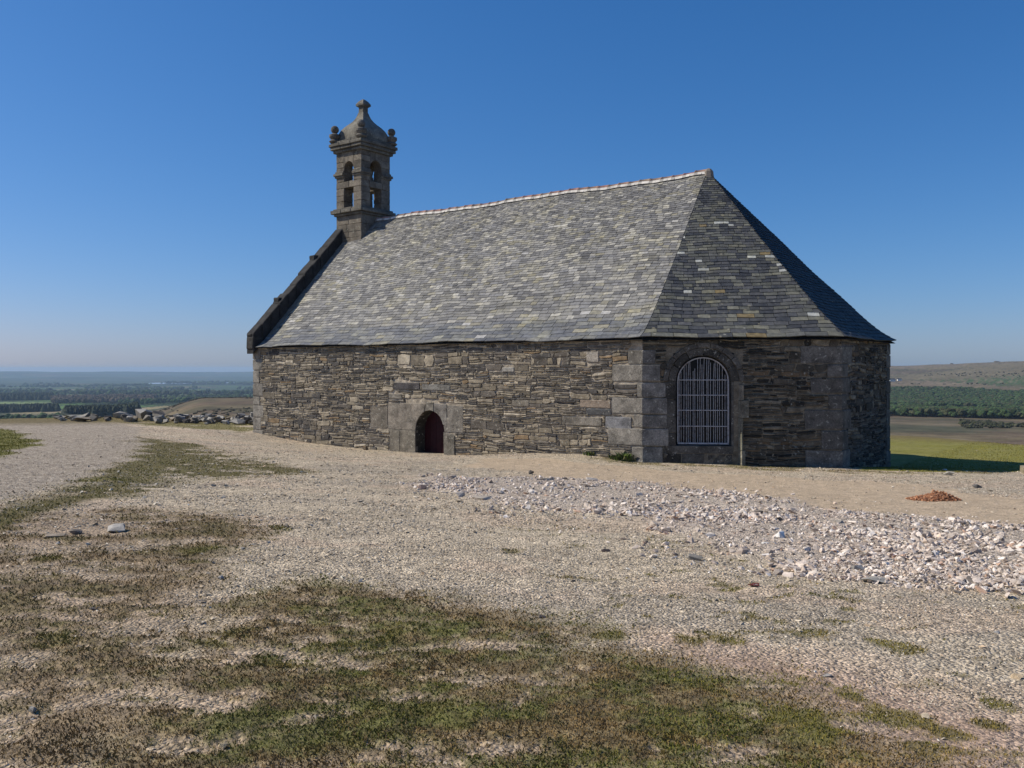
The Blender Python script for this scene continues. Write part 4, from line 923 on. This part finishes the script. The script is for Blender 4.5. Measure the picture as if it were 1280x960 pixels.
base = np.array([(.44, .365, .285), (.38, .31, .235), (.53, .44, .345), (.27, .22, .17), (.35, .295, .24), (.62, .55, .47), (.17, .14, .11), (.43, .315, .22)])
ci = rng.choice(len(base), len(x), p=[.23, .2, .14, .12, .14, .05, .05, .07]); cols = base[ci]*rng.uniform(.8, 1.2, (len(x), 1))*1.15*np.array([1, 1.03, 1.0])
cols = cols*(1-.2*pt_[:, None])
V, F, C_ = scatter(PEBBLES, x, y, micro(x, y)+S*.1, S, rng.uniform(.4, .75, len(x)), cols, rng)
tag(np_obj('gravel', V, F, M_PEB, col=C_), 'beige and grey gravel spread over the bare summit', 'gravel', kind='stuff')
# middling loose chips in the turf and gravel
# rubble strip
x, y, r = polar(80000, 9, 27, -12, 38); m = masks(x, y)
d_ = (1.5*sstep(-.3, .6, m['rubble'])+.10*sstep(-1.6, 0, m['rubble']))*(.12+1.0*sstep(.35, .62, fbm(x/1.1, y/1.1, 4, 121)))*(.6+.4*sstep(-1.5, 4, x)); k = (rng.random(len(x)) < d_); x, y, r = x[k], y[k], r[k]
S = .028+.08*rng.random(len(x))**2.6; S *= .8+.6*sstep(.45, .65, fbm(x/.9, y/.9, 3, 123))
base = np.array([(.56, .49, .44), (.46, .40, .355), (.64, .58, .53), (.33, .28, .25), (.50, .41, .34), (.74, .69, .65), (.19, .165, .145), (.42, .29, .22)])
def rcols(n): return np.array([1.1, 1.07, 1.01])*base[rng.choice(8, n, p=[.27, .2, .15, .13, .1, .06, .05, .04])]*rng.uniform(.88, 1.12, (n, 1))
V, F, C_ = scatter(ROCKS, x, y, micro(x, y)+.05*sstep(-.3, .8, masks(x, y)['rubble'])+S*.11, S, rng.uniform(.35, .75, len(x)), rcols(len(x)), rng, .6)
tag(np_obj('stone_rubble', V, F, M_ROCK, col=C_), 'band of pale broken stone rubble below the sandy path', 'rubble', kind='stuff')
print('rubble', len(x))
# the larger pieces of the strip: one object each
x, y, r = polar(6000, 10, 25, -10, 36); m = masks(x, y); k = np.where((m['rubble'] > .05) & (rng.random(len(x)) < .9))[0][:170]
protos_me = []
def single_rock(name, x, y, s, flat, col, seed, yaw, mat=M_ROCK, sink=.25, dims=None, z=None):
    PV, PF = ROCKS[seed % 16]; rn = random.Random(seed); fx, fy = rn.uniform(.95, 1.1), rn.uniform(.6, .9)
    P = PV*np.array([s*fx, s*fy, s*flat])/.8; P = P+rng.normal(0, s*.012, P.shape)
    P[:, 2] += P[:, 0]*rn.uniform(-.12, .12)
    o = np_obj(name, P, PF, mat, col=np.repeat([col], len(P), 0)); zz = micro(np.array([x]), np.array([y]))[0] if z is None else z
    o.location = (x, y, float(zz)+s*flat*(.5-sink)*.9); o.rotation_euler = (0, 0, yaw); return o
for n_, i in enumerate(k):
    s = float(.11+.1*rng.random()**2); cc = rcols(1)[0]*.92
    o = single_rock('rubble_stone', float(x[i]), float(y[i]), s, float(rng.uniform(.45, .75)), cc, 300+n_, float(rng.uniform(0, 6.28)), sink=.1)
    tag(o, 'pale angular piece of broken stone within the rubble strip', 'stone', 'larger stones of the rubble strip')
for n_, (sx, sy, wd, lab, cc, fl) in enumerate(STONES):
    o = single_rock('stone', sx, sy, wd*1.05, fl, cc, 40+n_*3, random.Random(n_).uniform(-.4, .4), sink=.12); tag(o, lab, 'stone')
o = single_rock('boulder', BOULDER[0], BOULDER[1], .42, .7, (.3, .26, .18), 77, .4, sink=.2); tag(o, 'tan boulder at the right edge where the building shadow ends', 'boulder')
# heap of red earth
hx, hy = HEAP; n = 900; a = rng.uniform(0, 6.28, n); q = np.sqrt(rng.random(n)); X = hx+q*np.cos(a)*.5+rng.normal(0, .03, n); Y = hy+q*np.sin(a)*.28
Hh = .15*np.maximum(0, 1-q**1.2)*(1+.3*np.cos(a)); S = .03+.05*rng.random(n)
cols = np.array([(.42, .20, .10), (.36, .16, .08), (.48, .26, .15)])[rng.integers(0, 3, n)]
V, F, C_ = scatter(PEBBLES, X, Y, micro(X, Y)+Hh, S, rng.uniform(.5, .9, n), cols*rng.uniform(.8, 1.15, (n, 1)), rng, .5)
th = np.linspace(0, 2*np.pi, 25)[:-1]; rv = [(0, .13)]+[(0, 0)]
mbv = [(hx, hy, float(micro(np.array([hx]), np.array([hy]))[0])+.13)]; nf = []
for k_, (qq, hh) in enumerate(((.35, .09), (.7, .03), (1, -.03))):
    for tt in th: xx, yy = hx+qq*.48*math.cos(tt), hy+qq*.27*math.sin(tt); mbv.append((xx, yy, float(micro(np.array([xx]), np.array([yy]))[0])+hh))
fs = [(0, 1+i, 1+(i+1) % 24) for i in range(24)]
for k_ in range(2):
    for i in range(24): p0, p1 = 1+k_*24+i, 1+k_*24+(i+1) % 24; fs += [(p0, p0+24, p1+24), (p0, p1+24, p1)]
V2 = np.array(mbv); o = np_obj('earth_heap', np.r_[V2, V], np.r_[np.array(fs), F+len(V2)], M_PEB, col=np.r_[np.repeat([(.36, .17, .09)], len(V2), 0), C_])
tag(o, 'low heap of orange red earth on the sandy path right of the apse', 'heap')
# tumbled boulders behind, left of the building
rk = random.Random(21); ANC = [(178, 511, 1.6, .42, (.29, .27, .245)), (196, 513, .8, .7, (.13, .12, .11)), (152, 513, .9, .5, (.33, .31, .28)), (160, 516, .7, .5, (.3, .28, .25)), (105, 515, .9, .45, (.3, .28, .24)), (117, 517, .55, .6, (.14, .13, .11)), (92, 514, .8, .4, (.25, .25, .2))]
def at(px, d): return (px-640)/1100*d
nb = 0
for px, py, s, fl, cc in ANC:
    d = 45.5; o = single_rock('boulder', at(px, d), d, s, fl, cc, 500+nb, rk.uniform(-.5, .5), sink=.15)
    tag(o, ['largest pale boulder of the tumbled stone line left of the building', 'dark boulder right beside the largest pale boulder of the line', 'pale boulder just left of the largest pale boulder', 'low grey boulder in front of the largest pale boulder', 'flat grey boulder near the left end of the stone line', 'dark stone beside the flat boulder at the left end of the line', 'leftmost low greenish boulder of the stone line'][nb], 'boulder'); nb += 1
for i in range(190):
    px = rk.uniform(190, 330) if i < 130 else rk.uniform(70, 330); d = rk.uniform(41.5, 46.5); s = rk.uniform(.2, .6)*(1.0 if rk.random() < .85 else 1.4)
    k_ = rk.uniform(.6, 1.15); cc = rk.choice([(.3, .28, .25), (.2, .18, .15), (.1, .09, .08), (.36, .34, .3), (.24, .2, .15)]); cc = tuple(q*k_ for q in cc)
    o = single_rock('boulder', at(px, d), d, s, rk.uniform(.4, .8), cc, 520+i, rk.uniform(0, 6), sink=.1)
    tag(o, 'weathered grey boulder in the tumbled line of stones left of the building', 'boulder', 'boulders of the tumbled stone line')

# ================================================================ grass
def blades(x, y, h, wd, cols, rng, bend=.6, lift=0):
    n = len(x); a = rng.uniform(0, 2*np.pi, n); b_ = rng.uniform(0, 2*np.pi, n); z = micro(x, y)+.004+lift
    dx, dy = np.cos(a)*wd/2, np.sin(a)*wd/2; lx, ly = np.cos(b_)*h*bend*rng.random(n), np.sin(b_)*h*bend*rng.random(n)
    V = np.empty((n, 4, 3)); V[:, 0] = np.stack([x-dx, y-dy, z-.015], -1); V[:, 1] = np.stack([x+dx, y+dy, z-.015], -1)
    V[:, 2] = np.stack([x+lx*.4+dx*.7, y+ly*.4+dy*.7, z+h*.6], -1); V[:, 3] = np.stack([x+lx, y+ly, z+h*(1-.3*rng.random(n))], -1)
    F = (np.arange(n)*4)[:, None, None]+np.array([[0, 1, 2], [0, 2, 3]])[None]
    return V.reshape(-1, 3), F.reshape(-1, 3), np.repeat(cols, 4, 0)
n = 900000; x, y, r = polar(n, 3.0, 60); m = masks(x, y); c = cover(x, y, m)
wt = np.clip(c['g']*1.0+c['s']*.55+c['mo']*.5+c['v']*.9+c['bt']*.7+c['st']*.9+c['wm']*.5+c['tu']*.8, 0, 1)
wt *= .45+.7*fbm(x/.09, y/.09, 3, 131)
k = (rng.random(n) < wt) & ~in_chapel(x, y); x, y, r = x[k], y[k], r[k]; c = {q: v[k] for q, v in c.items()}
h = (.006+.009*rng.random(len(x))**1.5)*np.clip(r/6, .85, 1.9)*(.6+.8*fbm(x/.3, y/.3, 3, 133)); wd = .003*np.clip(r/3.5, 1, 7)
green = sstep(.38, .6, fbm(x/.45, y/.35, 6, 141, .75))[:, None]; gcol = np.array([.115, .125, .028])*green+np.array([.18, .135, .06])*(1-green)
dry = rng.random(len(x)) < .22; gcol[dry] = (.2, .15, .075)
bn = np.clip(c['s'], 0, 1)[:, None]; gcol = gcol*(1-bn)+(gcol*.4+np.array([.17, .125, .06])*.6)*bn
ol = np.clip(c['v']+c['st']+c['bt']*.6+c['tu']*.6+c['mo']*.45, 0, 1)[:, None]; gcol = gcol*(1-ol)+np.array([.165, .16, .03])*ol
gcol = gcol*rng.uniform(.75, 1.25, (len(x), 1))*np.array([1.32, 1.2, 1.1])
V, F, C_ = blades(x, y, h, wd, gcol, rng, 2.2, .018*c['g']+.012*c['s'])
tag(np_obj('short_turf', V, F, M_GRASS, col=C_), 'short brown green turf growing in patches on the stony summit', 'grass', kind='stuff')
# weeds at the foot of the wall
for i, (px, tt, lab) in enumerate([(785, -.45, 'green weed clump at the foot of the near corner'), (772, -.75, 'low green weed just left of the near corner at the wall foot'), (740, -1.4, 'small weed at the foot of the long wall')]):
    kk = (px-640)/1100; u_ = S_at(px)[0]-L; wx_, wy_ = loc2w(u_, -.16); n = 260 if i == 0 else 120; rad = .22 if i == 0 else .14
    X = wx_+rng.normal(0, rad*.6, n); Y = wy_+rng.normal(0, rad*.4, n); hh = rng.uniform(.08, .3 if i == 0 else .16, n)
    cols = np.array([(.07, .11, .02), (.10, .13, .03), (.13, .12, .05)])[rng.integers(0, 3, n)]
    V, F, C_ = blades(X, Y, hh, .022, cols, rng, .8); tag(np_obj('weed', V, F, M_GRASS, col=C_), lab, 'weed')

# ================================================================ far woods, houses, water
def crown_protos(kind, cnt=6):
    out = []
    for s in range(cnt):
        rn = random.Random(900+s); bm = bmesh.new()
        if kind == 'conifer':
            n = 9
            for i in range(5):
                zb = .12+i*.18; rr_ = .36*(1-i/5.6)
                ring_ = [bm.verts.new((rr_*rn.uniform(.7, 1.2)*math.cos(6.283*k/n), rr_*rn.uniform(.7, 1.2)*math.sin(6.283*k/n), zb+rn.uniform(-.03, .03))) for k in range(n)]
                tip = bm.verts.new((rn.uniform(-.02, .02), rn.uniform(-.02, .02), min(1, zb+.33)))
                for k in range(n): bm.faces.new((ring_[k], ring_[(k+1) % n], tip))
        else:
            for j in range(5):
                c0 = Vector((rn.uniform(-.25, .25), rn.uniform(-.25, .25), rn.uniform(.4, .8))); rr_ = rn.uniform(.18, .3)
                g = bmesh.ops.create_icosphere(bm, subdivisions=1, radius=rr_)
                for v_ in g['verts']: v_.co = v_.co*rn.uniform(.75, 1.3)+c0
        bmesh.ops.triangulate(bm, faces=bm.faces); bm.verts.ensure_lookup_table(); bm.verts.index_update()
        out.append((np.array([v_.co[:] for v_ in bm.verts]), np.array([[v_.index for v_ in f.verts] for f in bm.faces]))); bm.free()
    return out
CON, BRO = crown_protos('conifer'), crown_protos('broad')
def wood(name, label, n, az, rr_, hgt, cols, protos, clump=None, wide=1.0, seed=1, cat='wood'):
    rng2 = np.random.default_rng(seed); a = np.radians(rng2.uniform(*az, n)); r_ = np.sqrt(rng2.uniform(rr_[0]**2, rr_[1]**2, n)); X, Y = r_*np.sin(a), r_*np.cos(a)
    if clump: k = fbm(X/clump[0], Y/clump[0], 3, seed) > clump[1]; X, Y = X[k], Y[k]
    X, Y = X, Y; Z = ground_z(X, Y); H = rng2.uniform(*hgt, len(X)); Vs, Fs, Cs = [], [], []; b0 = 0
    cc = np.array(cols)[rng2.integers(0, len(cols), len(X))]*rng2.uniform(.7, 1.3, (len(X), 1)); pid = rng2.integers(0, len(protos), len(X))
    for k, (PV, PF) in enumerate(protos):
        i = np.where(pid == k)[0]
        if not len(i): continue
        an = rng2.uniform(0, 6.28, len(i))[:, None]; q = PV[None]*H[i][:, None, None]*np.array([wide, wide, 1]); x_, y_ = q[..., 0]*np.cos(an)-q[..., 1]*np.sin(an), q[..., 0]*np.sin(an)+q[..., 1]*np.cos(an)
        V = np.stack([x_+X[i][:, None], y_+Y[i][:, None], q[..., 2]+Z[i][:, None]-.5], -1); Vs.append(V.reshape(-1, 3)); Fs.append((PF[None]+(b0+np.arange(len(i))*len(PV))[:, None, None]).reshape(-1, 3)); b0 += len(i)*len(PV)
        Cs.append(np.repeat(cc[i], len(PV), 0))
    return tag(np_obj(name, np.concatenate(Vs), np.concatenate(Fs), M_LEAF, col=np.concatenate(Cs)), label, cat, kind='stuff')
AZ = lambda px: math.degrees(math.atan((px-640)/1100))
DK = [(.028, .042, .022), (.036, .05, .026), (.024, .034, .022)]; GN = [(.04, .075, .02), (.055, .095, .028), (.03, .055, .02)]; BR = [(.09, .065, .045), (.07, .05, .035), (.05, .045, .03)]
wood('conifer_wood', 'dark green conifer plantation just below the summit on the left', 1500, (AZ(82), AZ(172)), (980, 1130), (11, 16), DK, CON, seed=31, wide=1.3)
wood('conifer_wood', 'bluish conifer belt on the far left below the green field', 1300, (AZ(-60), AZ(72)), (1500, 1720), (7, 13), DK, CON, seed=32, wide=1.3)
wood('conifer_wood', 'long dark conifer block high on the left of the plain', 1600, (AZ(-60), AZ(66)), (2600, 2900), (10, 20), DK, CON, seed=33, wide=1.3)
wood('bare_wood', 'reddish brown bare wood right of the dark conifer block', 1500, (AZ(66), AZ(195)), (2100, 2700), (8, 16), BR, BRO, clump=(300, .42), seed=34)
wood('broadleaf_wood', 'green scrub and trees below the summit at the far left', 700, (AZ(-70), AZ(100)), (620, 1050), (4, 9), GN, BRO, clump=(70, .5), seed=35)
wood('broadleaf_wood', 'scattered hedgerow trees over the left plain', 5000, (AZ(-70), AZ(340)), (2900, 7000), (10, 22), DK+GN, BRO, clump=(330, .56), seed=36, wide=1.3)
wood('broadleaf_wood', 'dark wood at the right end of the plain beside the chapel', 1200, (AZ(150), AZ(340)), (1900, 2600), (8, 16), DK+GN, BRO, clump=(180, .5), seed=40, wide=1.2)
wood('broadleaf_wood', 'broad green valley wood on the right beyond the brown heath', 20000, (AZ(1060), AZ(1360)), (720, 1620), (3, 8), [(.035, .06, .02), (.045, .075, .025), (.028, .045, .018), (.05, .055, .025)], BRO, clump=(110, .38), seed=37, wide=1.25)
wood('heath_scrub', 'dark gorse and scrub on the brown heath at the right edge', 500, (AZ(1200), AZ(1360)), (520, 640), (1.2, 2.6), [(.04, .045, .02), (.05, .05, .03)], BRO, clump=(45, .5), seed=38, wide=1.5)
wood('heath_scrub', 'dark scrub scattered over the far moor slope', 700, (AZ(1060), AZ(1360)), (1750, 2500), (1.5, 4), [(.05, .055, .03), (.06, .055, .035)], BRO, clump=(260, .56), seed=39, wide=1.5)
wood('heath_scrub', 'low dark heather and gorse on the brown moor slope at the left', 1600, (AZ(150), AZ(345)), (430, 900), (.5, 1.5), [(.06, .055, .03), (.08, .065, .04), (.05, .05, .028)], BRO, clump=(60, .5), seed=41, wide=2.2)
M_WALLW, t, b = new_mat('white render', .8, .2); b.inputs['Base Color'].default_value = (.75, .74, .7, 1)
M_ROOFD, t, b = new_mat('dark house roof', .7, .2); b.inputs['Base Color'].default_value = (.06, .06, .065, 1)
def house(px, d, wd, dp, h, rz_, label):
    X = at(px, d); Z = gz(X, d); H = empty('farmhouse', (X, d, Z), rz_); tag(H, label, 'house')
    mb = MB(); mb.box(-wd/2, wd/2, -dp/2, dp/2, -1, h); mb.build('wall', M_WALLW, H)
    mb = MB(); mb.add([(x, y, z) for x in (-wd/2-.3, wd/2+.3) for y, z in ((-dp/2-.3, h-.1), (dp/2+.3, h-.1), (0, h+dp*.42))], [(0, 2, 1), (3, 4, 5), (0, 3, 5, 2), (1, 2, 5, 4), (0, 1, 4, 3)]); mb.build('roof', M_ROOFD, H)
    for k in (-1, 0, 1):
        mb = MB(); mb.box(k*wd*.28-.5, k*wd*.28+.5, -dp/2-.03, -dp/2+.1, 1, 2.3); mb.build('window', M_ROOFD, H)
house(1115, 1700, 11, 6, 3.4, .1, 'left white farmhouse at the edge of the valley wood beside the apse')
house(1124, 1720, 7, 5, 3, -.1, 'smaller right white farmhouse beside the first one above the valley wood')
house(7, 2450, 16, 8, 4.5, .2, 'white farmhouse among fields at the far left')
# tor and outcrops on the skyline at the right
for i, (px, d, s, lab) in enumerate([(1248, 2745, 26, 'rock tor crowning the moor ridge on the right'), (1190, 2640, 14, 'small crag on the moor ridge left of the rock tor')]):
    o = single_rock('crag', at(px, d), d, s, .35, (.13, .115, .1), 700+i, .2, sink=.35, z=gz(at(px, d), d)); tag(o, lab, 'crag')
# pale lake far out on the plain
M_WAT, t, b = new_mat('water', .08, .5); b.inputs['Base Color'].default_value = (.12, .16, .19, 1)
d = 6300; X0 = at(248, d); th_ = [k*math.pi/12 for k in range(24)]; mb = MB(); zc = gz(X0, d)+4
mb.add([(X0+360*math.cos(q)*(1+.15*math.sin(3*q)), d+420*math.sin(q), zc) for q in th_], [tuple(range(24))]); tag(mb.build('lake', M_WAT), kind='structure')
